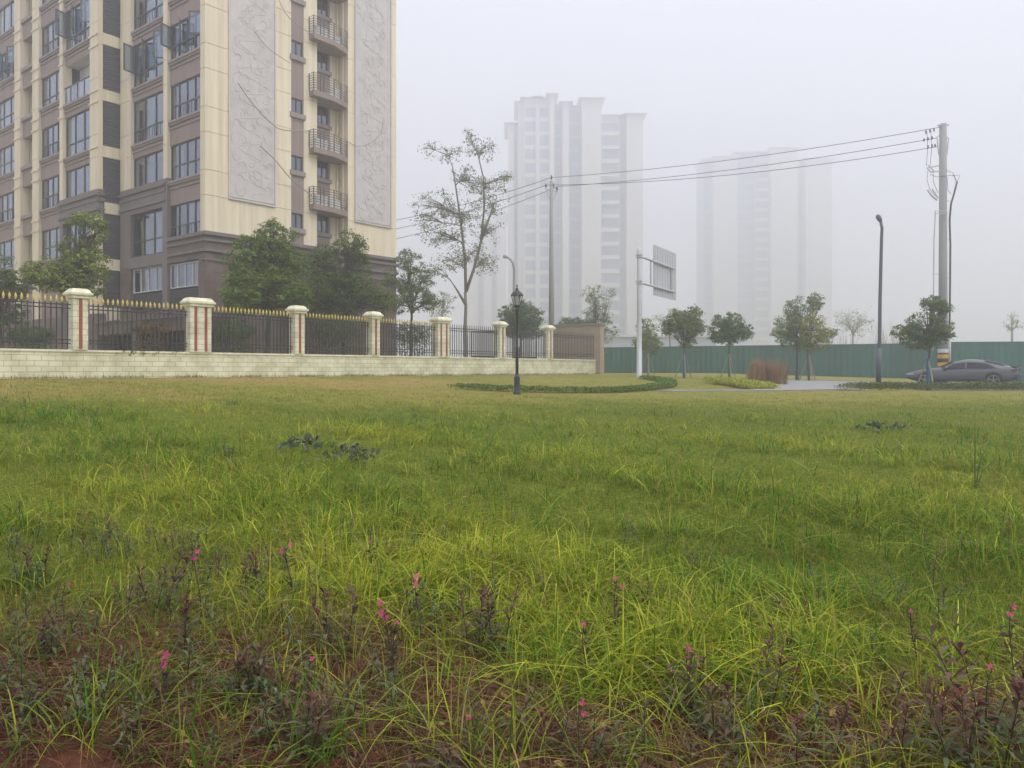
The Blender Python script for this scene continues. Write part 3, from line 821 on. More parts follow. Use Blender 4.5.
zc = E-.24
tree('broadleaf_tree', 'dark dense tree at the far left edge above the black railings', 2, 33.5, 365, [(-8, 278, 26, 28), (12, 292, 20, 16), (-25, 300, 25, 20), (0, 318, 26, 12)], .13, 9000, DG, .12, group=GF, seed=3, clump=.4)
tree('broadleaf_tree', 'yellow-green uneven tree just left of the first cream pillar', 72, 31.5, 365, [(86, 222, 20, 9), (96, 232, 12, 11), (74, 250, 24, 16), (50, 272, 27, 17), (88, 268, 20, 18), (66, 287, 30, 12), (34, 276, 14, 10)], .12, 14000, YG, .1, group=GF, seed=5, clump=.27)
tree('broadleaf_tree', 'tallest full green tree in front of the building corner base', 268, 34.3, 365, [(275, 240, 21, 20), (251, 262, 24, 26), (284, 268, 24, 26), (266, 292, 38, 24), (238, 297, 16, 18), (297, 298, 14, 18)], .13, 26000, ((.030, .055, .016), (.105, .14, .038)), .14, group=GF, seed=7, clump=.3)
tree('broadleaf_tree', 'dark green two-topped tree below the lowest balconies', 345, 38.5, 365, [(350, 248, 17, 17), (322, 262, 16, 20), (357, 272, 17, 20), (335, 295, 32, 24), (372, 300, 22, 16), (312, 300, 16, 20)], .13, 20000, ((.022, .042, .016), (.085, .105, .034)), .14, group=GF, seed=8, clump=.32)
tree('broadleaf_tree', 'loose airy green tree at the right end of the building', 411, 42, 365, [(408, 262, 16, 12), (421, 280, 15, 14), (396, 284, 16, 14), (410, 302, 26, 14), (430, 300, 9, 10)], .12, 7500, ((.03, .05, .022), (.10, .12, .05)), .1, group=GF, seed=10, clump=.33, sparse=.6)
tree('bare_tree', 'tall thin tree with sparse grey-brown leaves against the fog', 466, 50, 365, [(452, 152, 20, 9), (470, 137, 10, 9), (482, 148, 12, 12), (440, 270, 10, 9), (452, 238, 14, 10), (430, 150, 8, 6),  (490, 185, 22, 12), (468, 178, 18, 14), (436, 205, 24, 14), (462, 215, 22, 16), (493, 205, 18, 10), (440, 235, 22, 12), (489, 232, 17, 12), (470, 255, 18, 12), (450, 262, 16, 10), (485, 264, 14, 11), (424, 222, 12, 8), (505, 180, 10, 8)], .145, 7500, GB, .15, 'palebark', group=GF, seed=12, clump=.5, sparse=.55, fork=292, leaders=[[(466, 292), (465, 262), (461, 225), (456, 190), (452, 165), (446, 148)], [(466, 292), (474, 268), (481, 240), (484, 205), (483, 175), (477, 150), (466, 132)], [(466, 305), (457, 290), (449, 278)], [(481, 240), (490, 215), (497, 195)]])
tree('bare_tree', 'small twiggy tree behind the fence between airy tree and tall tree', 444, 56, 365, [(444, 300, 12, 11), (440, 312, 10, 9)], .13, 900, GB, .06, 'palebark', group=GF, seed=13, clump=.35, sparse=.5)
tree('round_tree', 'round dark green tree behind the black park lantern', 520, 52, 365, [(513, 316, 17, 12), (531, 318, 14, 12), (522, 308, 12, 8), (520, 330, 24, 10)], .13, 12000, ((.02, .045, .02), (.06, .095, .038)), .12, group=GF, seed=14, clump=.3)
tree('round_tree', 'low dark green crown right of the slim concrete pole', 575, 60, 365, [(573, 323, 14, 6), (585, 326, 10, 6)], .14, 4000, ((.02, .045, .02), (.06, .095, .038)), .1, group=GF, seed=15, clump=.3)
tree('slender_tree', 'slender sparse grey-green tree at the end of the cream wall', 599, 58, 365, [(594, 294, 12, 10), (607, 292, 8, 8), (598, 312, 14, 12), (606, 330, 11, 12), (590, 318, 8, 10), (601, 346, 8, 8)], .13, 4200, ((.04, .055, .03), (.12, .135, .07)), .08, group=GF, seed=16, clump=.34, sparse=.6)
GS = 'young street trees along the green hoarding'
tree('sapling', 'yellowish narrow sapling behind the tall sign post', 648, 50, 378, [(648, 328, 10, 10), (643, 342, 9, 9), (653, 345, 9, 9)], .13, 3400, YG, .05, 'palebark', group=GS, seed=20, clump=.26, stakes=True)
tree('sapling', 'young round tree with blue wrapped trunk right of the sign', 684, 44, 377, [(676, 317, 10, 9), (692, 316, 10, 10), (684, 328, 18, 9), (668, 328, 8, 7), (697, 328, 9, 8), (687, 342, 8, 6)], .12, 7000, ((.032, .058, .024), (.10, .13, .045)), .06, group=GS, seed=21, clump=.22, stakes=True, wrap=True)
tree('sapling', 'dark round-headed young tree with pale stakes in the middle', 729, 44, 377, [(729, 322, 14, 9), (718, 333, 11, 9), (741, 333, 10, 9), (729, 336, 14, 9)], .12, 8000, ((.025, .05, .024), (.065, .10, .045)), .06, group=GS, seed=22, clump=.22, stakes=True)
tree('sapling', 'broad young tree with a patch of yellow leaves behind the far lantern', 809, 43, 384, [(800, 310, 14, 12), (816, 302, 8, 8), (788, 326, 13, 10), (808, 328, 18, 12), (825, 332, 10, 10), (806, 344, 22, 8), (783, 335, 10, 8)], .12, 9500, ((.035, .058, .022), (.11, .14, .045)), .07, group=GS, seed=23, clump=.24, stakes=True, yel=(814, 330, 24))
tree('sapling', 'leaning young tree in front of the thick concrete pole', 928, 33.5, 383, [(932, 303, 9, 7), (944, 308, 8, 7), (922, 322, 14, 9), (908, 331, 14, 8), (935, 330, 13, 10), (925, 341, 18, 8), (946, 323, 7, 6), (948, 335, 6, 5)], .10, 8200, ((.024, .045, .018), (.08, .11, .035)), .06, group=GS, seed=24, clump=.18, stakes=True, wrap=True)
GFAR = 'leafless trees beyond the hoarding'
FARC = ((.12, .115, .10), (.2, .19, .17))
tree('bare_tree', 'faint leafless bush beyond the hoarding left of the curved street lamp', 853, 88, 370, [(845, 318, 10, 9), (860, 318, 12, 10), (852, 328, 18, 9)], .2, 1100, FARC, .12, 'palebark', group=GFAR, seed=30, clump=.6, sparse=.8)
tree('bare_tree', 'faint thin tree beyond the hoarding near the right edge', 1012, 85, 370, [(1012, 318, 5, 6), (1006, 326, 5, 5), (1018, 325, 6, 5)], .2, 260, FARC, .16, 'palebark', group=GFAR, seed=31, clump=.5, sparse=.7)
tree('bare_tree', 'faint bare tree in the fog between the two round young trees', 670, 85, 370, [(662, 320, 10, 8), (676, 318, 10, 10)], .2, 500, FARC, .12, 'palebark', group=GFAR, seed=32, clump=.6, sparse=.6)

# ------------------------------------------------------------------ blades helper
def blades(name, P, H, Wd, bend, c0, c1, m, seg=3, seed=0, parent=None, loc=None, lean=None, azim=None, tintn=None, droop=1.0):
    """P base (n,3); H,Wd,bend arrays -> ribbon blades"""
    r = np.random.default_rng(seed); n = len(P)
    az = r.uniform(0, TAU, n) if azim is None else azim
    d = np.stack([np.cos(az), np.sin(az), np.zeros(n)], 1)
    tw = az+math.pi/2+r.uniform(-.7, .7, n); s = np.stack([np.cos(tw), np.sin(tw), np.zeros(n)], 1)
    rows = []
    for k in range(seg+1):
        t = k/seg
        fwd = bend*H*(t**1.8); hh = H*t*(1-.45*np.clip(bend, 0, 1.6)*t*t*droop)
        c = P+d*fwd[:, None]+np.array([0, 0, 1])*hh[:, None]
        wv = Wd*(1-t**2.2)*(.65+.35*min(1, t*4)) if k < seg else Wd*.05
        rows.append(np.stack([c-s*wv[:, None]*.5, c+s*wv[:, None]*.5], 1))
    V = np.stack(rows, 1).reshape(-1, 3)              # n, seg+1, 2
    b_ = (np.arange(n)*(seg+1)*2)[:, None, None]; kk = np.arange(seg)[None, :, None]*2
    Fq = (b_+kk+np.array([0, 1, 3, 2])[None, None, :]).reshape(-1, 4)
    t_ = r.uniform(0, 1, n) if tintn is None else tintn
    cA, cB = np.array(c0), np.array(c1)
    c = (cA+(cB-cA)*t_[:, None])*r.uniform(.70, 1.25, n)[:, None]
    dead = r.uniform(0, 1, n) < .07; c[dead] = np.array([.36, .25, .11])*r.uniform(.5, 1.2, dead.sum())[:, None]
    c = np.repeat(c[:, None, :], (seg+1)*2, 1)
    return npmesh(name, V, Fq, m, parent, c.reshape(-1, 3), loc)
def fnoise(X, Y, sc, seed=0):
    r = np.random.default_rng(1000+seed); out = np.zeros_like(X); a = 1
    for o in range(4):
        for q in range(3):
            th = r.uniform(0, TAU); ph = r.uniform(0, TAU)
            out += a*np.sin((X*math.cos(th)+Y*math.sin(th))*sc*TAU*r.uniform(.7, 1.3)+ph)
        a *= .6; sc *= 2.1
    return out/4.5
def wedge(n, y0, y1, seed):
    """spots over the lawn, denser nearby, spread a few metres wider than the view"""
    r = np.random.default_rng(seed); yy = np.linspace(y0, y1, 4000)
    side = np.maximum(2.6, 5.0-.06*yy)
    wd = (.756*yy+side)/(yy*(.756*yy+.4)); ref = 1/yy
    cdf = np.cumsum(wd); n = int(n*wd.sum()/ref.sum()); cdf /= cdf[-1]
    Y = np.interp(r.uniform(0, 1, n), cdf, yy)
    X = r.uniform(-1, 1, n)*(Y*.756+np.interp(Y, yy, side))
    return X, Y

# long grass in tufts
def tufts(name, n, y0, y1, seed, per, hr, wr, keep, c0, c1, m='grass', spread=.05, seg=4, bendr=(.1, 1.3), tn=None):
    X, Y = wedge(n, y0, y1, seed)
    r = np.random.default_rng(seed+1)
    k = keep(X, Y, r); X, Y = X[k], Y[k]; n = len(X)
    sz = r.uniform(.55, 1.15, n)*np.clip(1+.35*fnoise(X, Y, .5, 3), .5, 1.5)
    dirn = r.uniform(0, TAU, n)
    Xb = np.repeat(X, per)+r.normal(0, spread, n*per); Yb = np.repeat(Y, per)+r.normal(0, spread, n*per)
    P = np.stack([Xb, Yb, gh(Xb, Yb)-.01], 1)
    H = np.repeat(sz, per)*r.uniform(hr[0], hr[1], n*per)
    Wd = r.uniform(wr[0], wr[1], n*per)*(1+np.clip(Yb-6, 0, 20)*.05)
    bend = r.uniform(bendr[0], bendr[1], n*per)**1.2
    az = np.repeat(dirn, per)+r.normal(0, 1.3, n*per)
    tt = .36+.36*fnoise(Xb, Yb, .16, 5)+r.normal(0, .28, n*per)+np.repeat(r.normal(0, .18, n), per)
    if tn is not None: tt = tt+tn(Xb, Yb)
    o = blades(name, P, H, Wd, bend, c0, c1, M[m], seg, seed, azim=az, tintn=np.clip(tt, 0, 1))
    return o
def keep_long(X, Y, r):
    so_, fa, _ = zones(X, Y)
    d = (1-so_*.95)*(1-.90*sstep(12, 18, Y+2*fnoise(X, Y, .12, 8)))*np.clip(.40+1.25*fnoise(X, Y, .30, 1), .04, 1)*(1-fa*.97)
    return r.uniform(0, 1, len(X)) < d
GA, GBc = (.052, .165, .014), (.48, .49, .050)
tag(tufts('long_grass', 13500, 2.9, 19, 50, 10, (.10, .38), (.005, .0100), keep_long, GA, GBc, spread=.045, bendr=(.15, 2.2)), kind='stuff')
def keep_mid(X, Y, r):
    so_, fa, _ = zones(X, Y)
    return r.uniform(0, 1, len(X)) < (1-so_*.96)*(1-.5*fa)*np.clip(.9+.3*fnoise(X, Y, .4, 2), .3, 1)
tag(tufts('short_grass', 52000, 3.2, 24, 60, 7, (.05, .15), (.003, .006), keep_mid, (.095, .175, .016), (.42, .39, .060), spread=.06, seg=2, bendr=(.2, 1.6)), kind='stuff')
def keep_lawn(X, Y, r):
    d = (X-.808*Y+34.9)*.778
    return (d > .3) & ((Y < 29.2) | (d < 20)) & (Y < 46)
tag(tufts('lawn_turf', 42000, 15, 46, 70, 4, (.03, .075), (.006, .012), keep_lawn, (.10, .135, .026), (.33, .265, .09), spread=.09, seg=1, bendr=(.2, 1.2),
          tn=lambda X, Y: .25*sstep(17, 22, Y)*(1-sstep(-9, 2, X))-.08), kind='stuff')
# straw lying on the soil
def keep_soil(X, Y, r):
    so_, fa, _ = zones(X, Y)
    return r.uniform(0, 1, len(X)) < so_*.9+.06
tag(tufts('dry_straw', 5200, 2.6, 7.5, 80, 4, (.07, .20), (.0025, .005), keep_soil, (.11, .06, .038), (.34, .23, .12), spread=.06, seg=3, bendr=(1.4, 3.2)), kind='stuff')
def keep_sp(X, Y, r):
    so_, fa, _ = zones(X, Y)
    return r.uniform(0, 1, len(X)) < so_*np.clip(.42+.7*fnoise(X, Y, .6, 9), 0.02, 1)
tag(tufts('sparse_grass', 1500, 2.6, 6.0, 90, 7, (.12, .42), (.004, .008), keep_sp, (.06, .15, .012), (.42, .42, .04), spread=.03, seg=5, bendr=(.1, 2.0)), kind='stuff')

tag(tufts('withered_stems', 2600, 2.6, 6.5, 97, 5, (.06, .20), (.003, .005), keep_soil, (.10, .035, .025), (.24, .12, .07), spread=.05, seg=3, bendr=(.3, 1.6)), kind='stuff')
# unmown grass along the foot of the cream wall
rw = np.random.default_rng(44); nw = 5200; sw_ = rw.uniform(s_start, send+.3, nw); ow = .13+np.abs(rw.normal(0, .16, nw))
Xw = FF.ox+FF.dx*sw_+FF.nx*ow; Yw = FF.oy+FF.dy*sw_+FF.ny*ow
kw = fnoise(Xw, Yw, .35, 31)+rw.normal(0, .3, nw) > -.1; Xw, Yw = Xw[kw], Yw[kw]; nw = len(Xw)
tag(blades('wall_foot_grass', np.stack([Xw, Yw, gh(Xw, Yw)-.01], 1), rw.uniform(.05, .22, nw), rw.uniform(.010, .018, nw), rw.uniform(.1, 1., nw), (.10, .15, .03), (.36, .30, .11), M['grass'], 3, 45), kind='stuff')
# dead leaves scattered on the soil and in the grass
X, Y = wedge(2600, 2.6, 9, 95); so_, _, _ = zones(X, Y); k = np.random.default_rng(4).uniform(0, 1, len(X)) < .06+.45*so_
X, Y = X[k], Y[k]
V, Fq, T = leafcards(np.stack([X, Y, gh(X, Y)+.03], 1), .05, (.06, .035, .02), (.24, .15, .08), 1.6, 1.8, 96)
tag(npmesh('leaf_litter', V, Fq, M['leaf'], tint=T), kind='stuff')

# ------------------------------------------------------------------ weeds with lance leaves (ground cover)
def weed_arrays(X, Y, H, lean_seed, red, nl=18, ll=.06, lw=.014):
    """returns verts, faces, tints for stems with leaves, arrays of plants"""
    r = np.random.default_rng(lean_seed); Vs = []; Fs = []; Ts = []; base = 0
    for i in range(len(X)):
        h = H[i]; z0 = G(X[i], Y[i])-.01
        az = r.uniform(0, TAU); ln = r.uniform(0, .45)
        p = np.array([X[i], Y[i], z0]); d = np.array([math.cos(az)*ln, math.sin(az)*ln, 1.]); d /= np.linalg.norm(d)
        cv = np.array([r.normal(0, .12), r.normal(0, .12), 0])
        def at(t): return p+d*h*t+cv*h*t*t
        rr = red[i]
        stem = np.array([.10, .035, .03])*rr+np.array([.06, .085, .03])*(1-rr)
        # stem: thin 3-sided
        m = 4; sv = []
        for k in range(m+1):
            q = at(k/m); w_ = .0035*(1-.7*k/m)
            for a in range(3): sv.append(q+w_*np.array([math.cos(a*2.09), math.sin(a*2.09), 0]))
        Vs.append(np.array(sv)); 
        fs = [(base+k*3+a, base+k*3+(a+1) % 3, base+(k+1)*3+(a+1) % 3, base+(k+1)*3+a) for k in range(m) for a in range(3)]
        Fs += fs; Ts.append(np.tile(stem, ((m+1)*3, 1))); base += (m+1)*3
        for k in range(nl):
            t = .08+.92*(k+r.uniform(-.3, .3))/nl; t = min(max(t, .04), 1)
            q = at(t); a = k*2.4+r.uniform(-.4, .4); L = ll*r.uniform(.6, 1.2)*(1.15-.6*t)*(h/.3)**.35
            el = r.uniform(-.1, .8)+.5*t
            dl = np.array([math.cos(a)*math.cos(el), math.sin(a)*math.cos(el), math.sin(el)])
            sd_ = np.array([-math.sin(a), math.cos(a), 0]); w_ = lw*r.uniform(.7, 1.3)*(h/.3)**.3
            mid = q+dl*L*.45+np.array([0, 0, .004]); tip = q+dl*L+np.array([0, 0, -.012-.1*L])
            Vs.append(np.array([q, mid+sd_*w_*.5, tip, mid-sd_*w_*.5])); Fs.append((base, base+1, base+2, base+3)); base += 4
            redm = rr*np.clip(t*1.3+r.uniform(-.5, .2), 0, 1)
            c = np.array([.115, .155, .080])*(1-redm)+np.array([.15, .040, .050])*redm
            Ts.append(np.tile(c*r.uniform(.65, 1.35), (4, 1)))
    return np.concatenate(Vs), np.array(Fs), np.concatenate(Ts)
X, Y = wedge(3000, 2.7, 6.6, 101); r_ = np.random.default_rng(3)
so_, _, _ = zones(X, Y)
clus = fnoise(X, Y, .55, 21)
k = r_.uniform(0, 1, len(X)) < np.clip((so_*.38*np.where(X < 0, sstep(3.6, 4.6, Y)*.62+.04, .24)+(.42*(1-sstep(-2, .5, X))+.12)*(1-sstep(5.4, 6.3, Y)))*(.5+1.3*clus), 0, 1)
X, Y = X[k], Y[k]
V, Fq, T = weed_arrays(X, Y, r_.uniform(.07, .25, len(X)), 5, r_.uniform(0, 1, len(X))**1.6, 15, .105, .0155)
tag(npmesh('weeds', V, Fq, M['leaf'], tint=T), kind='stuff')

# individually visible flowering plants.  (px, py of flower, Y, h, red, clump word)
def flower_plant(px, py, Yd, label, big=1.0, red=.6, nflow=1):
    X = XP(px, Yd); top = E+(HY-py)/F*Yd; x0 = X+random.uniform(-.04, .04); y0 = Yd+random.uniform(-.03, .05)
    z0 = G(x0, y0); h = max(.12, top-z0)
    t = thing('flowering_weed', label, 'flower', (x0, y0, z0), 'pink flowering weeds in the foreground')
    s_ = MB(); pts = [Vector((x0, y0, z0-.02)).lerp(Vector((X, Yd, top)), i/6)+Vector((math.sin(i)*.008, 0, 0))*(i < 6) for i in range(7)]
    s_.tube(pts, [.0045*(1-.6*i/6) for i in range(7)], 5); s_.build('stem', M['bark'], t)
    r = np.random.default_rng(int(px*7+py)); Vs = []; Fs = []; Ts = []; b_ = 0
    for k in range(int(16*big)+int(h*40)):
        tt = r.uniform(.05, .93); q = np.array(pts[0].lerp(pts[-1], tt)); a = k*2.4; el = r.uniform(0, .9); L = .075*r.uniform(.6, 1.2)*big**.5*(1.15-.5*tt)
        dl = np.array([math.cos(a)*math.cos(el), math.sin(a)*math.cos(el), math.sin(el)]); sd_ = np.array([-math.sin(a), math.cos(a), 0])
        m1 = q+dl*L*.45; Vs.append(np.array([q, m1+sd_*.008, q+dl*L-np.array([0, 0, .01]), m1-sd_*.008])); Fs.append((b_, b_+1, b_+2, b_+3)); b_ += 4
        rm = red*np.clip(tt+r.uniform(-.4, .4), 0, 1); c = np.array([.055, .080, .038])*(1-rm)+np.array([.11, .030, .038])*rm
        Ts.append(np.tile(c*r.uniform(.7, 1.3), (4, 1)))
    npmesh('foliage', np.concatenate(Vs), np.array(Fs), M['leaf'], t, np.concatenate(Ts))
    for f in range(nflow):
        Vs = []; Fs = []; Ts = []; b_ = 0
        c0 = np.array((X, Yd, top))+np.array([r.normal(0, .012), r.normal(0, .01), -.035*f])
        pc = np.array([.60, .11, .22])*r.uniform(.8, 1.1)
        for k in range(5):
            a = TAU*k/5+r.uniform(-.3, .3)+f; L = .017*big*r.uniform(.8, 1.2); el = r.uniform(-.1, .6)
            dl = np.array([math.cos(a)*math.cos(el), math.sin(a)*math.cos(el)*.6, math.sin(a)*.7+math.sin(el)*.4]); sd_ = np.cross(dl, [0, -1, .2]); sd_ /= np.linalg.norm(sd_)
            m1 = c0+dl*L*.6; Vs.append(np.array([c0, m1+sd_*L*.32, c0+dl*L, m1-sd_*L*.32])); Fs.append((b_, b_+1, b_+2, b_+3)); b_ += 4
            Ts.append(np.tile(pc*r.uniform(.8, 1.3), (4, 1)))
        npmesh('flower', np.concatenate(Vs), np.array(Fs), M['petal'], t, np.concatenate(Ts))
def Yof(px, py, hh):
    """distance where a point hh above the ground projects to py"""
    lo, hi = 1.5, 40
    for _ in range(40):
        m = (lo+hi)/2
        y_ = HY-(G(XP(px, m), m)+hh-E)*F/m
        if y_ > py: lo = m
        else: hi = m
    return m
for px, py, hh, nfl, big, lab in [
    (195, 552, .34, 2, 1.1, 'weed with a pair of pink blooms right of the dark red pointed shoots'),
    (285, 545, .34, 2, 1.1, 'weed with a bright pink bloom highest in the middle left of the grass'),
    (65, 585, .22, 1, .8, 'small pink bloom above the pale leaves at the far left'),
    (171, 585, .25, 1, .7, 'small pale pink bloom in the dark weeds left of centre'),
    (165, 655, .22, 2, 1.3, 'weed with a large crimson pink bloom over the bare soil at lower left'),
    (312, 658, .20, 1, .8, 'low weed with a small pink bloom in the lower middle left'),
    (371, 542, .25, 1, .7, 'tiny pink bloom at the rear of the weeds near the middle'),
    (385, 604, .36, 3, 1.2, 'weed with the biggest cluster of pink blooms left of centre'),
    (397, 623, .26, 1, .7, 'small pink bloom just below the big pink cluster'),
    (416, 576, .36, 2, 1.0, 'upright pink bloom rising above the big pink cluster'),
    (493, 556, .3, 1, .6, 'tiny dull pink bloom in the grass at the picture centre'),
    (617, 580, .36, 2, .9, 'pink bloom on a tall dark stem right of centre'),
    (584, 625, .28, 1, .9, 'reddish bloom on a short brown weed below the tall dark stem'),
    (582, 703, .24, 2, .9, 'magenta bloom low over the bare soil in the lower middle'),
    (469, 718, .2, 1, .7, 'dull pink bloom lowest in the middle of the soil patch'),
    (688, 648, .3, 2, .9, 'pink bloom on a red-leaved weed at the grass edge right of centre'),
    (911, 612, .3, 1, .8, 'dark pink bloom alone in the grass at the right'),
    (1011, 606, .4, 2, 1.0, 'pink bloom above the large red-tipped plant at the right edge'),
    (992, 668, .3, 1, .9, 'pink bud beside the large red-tipped plant at the right edge')]:
    flower_plant(px, py, Yof(px, py, hh), lab, big, .65, nfl)
def shoot(px, py, hh, label, n=3, wd=.07, tall=1.0, ll=.12):
    Yd = Yof(px, py, hh); X = XP(px, Yd); r = np.random.default_rng(int(px+py))
    xs_ = X+r.normal(0, wd, n); ys_ = Yd+r.normal(0, wd, n); hs = hh*r.uniform(.65, 1.05, n); hs[0] = hh; xs_[0] = X
    V, Fq, T = weed_arrays(xs_, ys_, hs, int(px), r.uniform(.6, 1, n), 30, ll, .0175)
    o = npmesh('red_leaf_weed', V, Fq, M['leaf'], None, T, loc=(X, Yd, G(X, Yd)))
    tag(o, label, 'weed', 'dark red-leaved weeds in the foreground')
for px, py, hh, lab, n in [
    (172, 548, .34, 'dark red pointed shoots left of the pair of pink blooms', 3), (255, 545, .30, 'maroon shoot left of the highest bright pink bloom', 2),
    (326, 580, .36, 'tall dark maroon shoot left of the big pink cluster', 3), (187, 592, .33, 'thin black-red shoot in the weeds at the left', 2),
    (20, 545, .25, 'dark weed clump at the far left edge under the tall grass', 3), (497, 580, .36, 'bushy dark green and red weed right of the upright pink bloom', 5),
    (680, 645, .3, 'red-leaved weed around the pink bloom right of centre', 3), (768, 650, .26, 'small maroon weed at the edge of the right soil patch', 2),
    (315, 690, .26, 'maroon-topped leafy weed at the lower left of centre', 4), (446, 735, .2, 'dark leafy weed at the bottom middle', 3),
    (1005, 630, .5, 'largest red-tipped leafy plant at the right edge', 6), (975, 690, .34, 'red-tipped plant at the lower right in front of the largest one', 4),
    (235, 640, .26, 'grey-green leafy weed right of the crimson bloom', 4), (55, 610, .22, 'low dark green weed over the soil at the left', 4), (740, 690, .26, 'brown withered weed on the right soil patch', 3), (860, 700, .24, 'low red weed in the lower right grass', 3)]:
    shoot(px, py, hh, lab, n)

# wilted dark clumps lying in the grass
for px, py, wpx, lab, sd_ in [(303, 440, 17, 'dark blue-grey clump of wilted leaves, the left of the close pair', 1), (348, 449, 20, 'flatter dark blue-grey clump of wilted leaves, the right of the close pair', 2), (885, 424, 20, 'distant dark clump of wilted leaves in the right lawn', 3), (228, 445, 6, 'small grey scrap of wilted leaf left of the dark pair', 4)]:
    Yd = Yof(px, py, .18); X = XP(px, Yd); wr_ = wpx*Yd/F; r = random.Random(sd_); mb = MB(); z0 = G(X, Yd)
    nl_ = 58 if wpx > 8 else 8; rq = np.random.default_rng(sd_)
    hump = rq.choice([-.55, .1, .6], nl_)
    Cq = np.stack([X+(hump*1.2+rq.normal(0, .30, nl_))*wr_, Yd+rq.normal(0, .3, nl_)*wr_, z0+.05+rq.uniform(0, 1, nl_)**.8*(.20 if wpx > 8 else .10)*(1-.35*np.abs(hump))], 1)
    Vq, Fq_, Tq = leafcards(Cq, .115 if wpx > 8 else .08, (.030, .040, .042), (.095, .105, .115), .1, 1.7, sd_)
    tw_ = thing('wilted_plant', lab, 'wilted plant', (X, Yd, z0), 'wilted dark clumps in the grass')
    npmesh('leaves', Vq, Fq_, M['leaf'], tw_, Tq)
    for q in range(5): # stems to the ground
        a = X+r.uniform(-1, 1)*wr_*.7; mb.tube([(a, Yd, z0-.02), (a+r.uniform(-.05, .05), Yd, z0+.18)], .004, 4)
    mb.build('stem', M['bark'], tw_)
# tall lone grass stalk right
Yd = Yof(975, 408, .9); X = XP(975, Yd)
mb = MB(); z0 = G(X, Yd)
for k, (dx, h) in enumerate(((.0, .85), (.12, .55), (.18, .35))):
    mb.tube([(X, Yd, z0-.02), (X+dx*.5, Yd, z0+h*.6), (X+dx*1.5, Yd, z0+h)], [.009, .006, .002], 4)
tag(mb.build('tall_grass_stalk', mat('green_stalk', (.07, .11, .03)), loc=(X, Yd, z0)), 'lone tall grass stalk standing in the lawn at the right', 'grass stalk')

# ------------------------------------------------------------------ hedges, beds
def hedge(name, label, cat, pts, width, h, n, cols, leaf=.06, seed=1, group=None):
    r = np.random.default_rng(seed)
    L = [0]
    for a, b_ in zip(pts[:-1], pts[1:]): L.append(L[-1]+math.dist(a, b_))
    t = r.uniform(0, L[-1], n); xs_ = np.interp(t, L, [p[0] for p in pts]); ys_ = np.interp(t, L, [p[1] for p in pts])
    an = r.uniform(0, TAU, n); rr = width*.5*np.sqrt(r.uniform(0, 1, n))
    X = xs_+rr*np.cos(an); Y = ys_+rr*np.sin(an)
    hh = h*(1+.22*fnoise(X, Y, .8, seed))*np.sqrt(np.clip(1-(rr/(width*.5))**2*.75, 0, 1))
    u = r.uniform(0, 1, n)**.4
    C = np.stack([X, Y, gh(X, Y)+.02+hh*u], 1)
    V, Fq, T = leafcards(C, leaf, cols[0], cols[1], .6, 1.8, seed)
    o = npmesh(name, V, Fq, M['leaf'], None, T, loc=(pts[0][0], pts[0][1], G(*pts[0]))); tag(o, label, cat, group); return o
HC = ((.03, .055, .018), (.10, .135, .040))
hp = [(XP(458, 27), 27.2), (XP(500, 26.7), 26.7), (XP(560, 26.9), 26.9), (XP(610, 28), 28), (XP(648, 30.5), 30.5), (XP(668, 33.5), 33.5), (XP(668, 37), 37), (XP(645, 40), 40)]
hedge('low_hedge', 'low dark green hedge curving round the lawn mound behind the near lantern', 'hedge', hp, .85, .21, 22000, HC, .075, 2)
hedge('low_hedge', 'long low clipped hedge in front of the grey car', 'hedge', [(XP(852, 31.5), 31.8), (XP(930, 31.5), 31.5), (34, 31)], 1.3, .34, 34000, ((.03, .04, .018), (.085, .10, .035)), .07, 3)
hedge('ground_cover_bed', 'bright yellow-green bed beside the red ornamental grass', 'plant bed', [(XP(716, 37), 37), (XP(742, 35), 35), (XP(764, 32.8), 32.8)], 1.5, .36, 12000, ((.10, .13, .02), (.26, .25, .04)), .08, 4)
# red ornamental grass clump
def reed(name, label, cat, px, Yd, wm_, h, n, c0, c1, seed, plume=False, z0=None, group=None):
    r = np.random.default_rng(seed); X = XP(px, Yd)+r.uniform(-1, 1, n)*wm_*r.uniform(.8, 1.1, n); Y = Yd+r.normal(0, wm_*.3, n)
    P = np.stack([X, Y, gh(X, Y)-.02], 1); H = h*r.uniform(.6, 1.1, n)
    o = blades(name, P, H, r.uniform(.010, .022, n)*(Yd/40), r.uniform(.02, .3, n), c0, c1, M['grass'], 4, seed, loc=(XP(px, Yd), Yd, G(XP(px, Yd), Yd)))
    return tag(o, label, cat, group)
reed('ornamental_grass', 'reddish brown ornamental grass clump beside the concrete path', 'ornamental grass', 767, 37.5, .85, 1.35, 2000, (.22, .12, .065), (.50, .32, .19), 5)
reed('ornamental_grass', 'tall pale brown reeds beyond the hoarding right of the curved street lamp', 'reeds', 893, 72, 2.0, 5.6, 260, (.30, .22, .17), (.42, .34, .27), 6)
reed('ornamental_grass', 'faint grey reeds beyond the hoarding between the yellow tree and the street lamp', 'reeds', 836, 76, 2.2, 5.2, 160, (.24, .22, .19), (.34, .32, .28), 7)
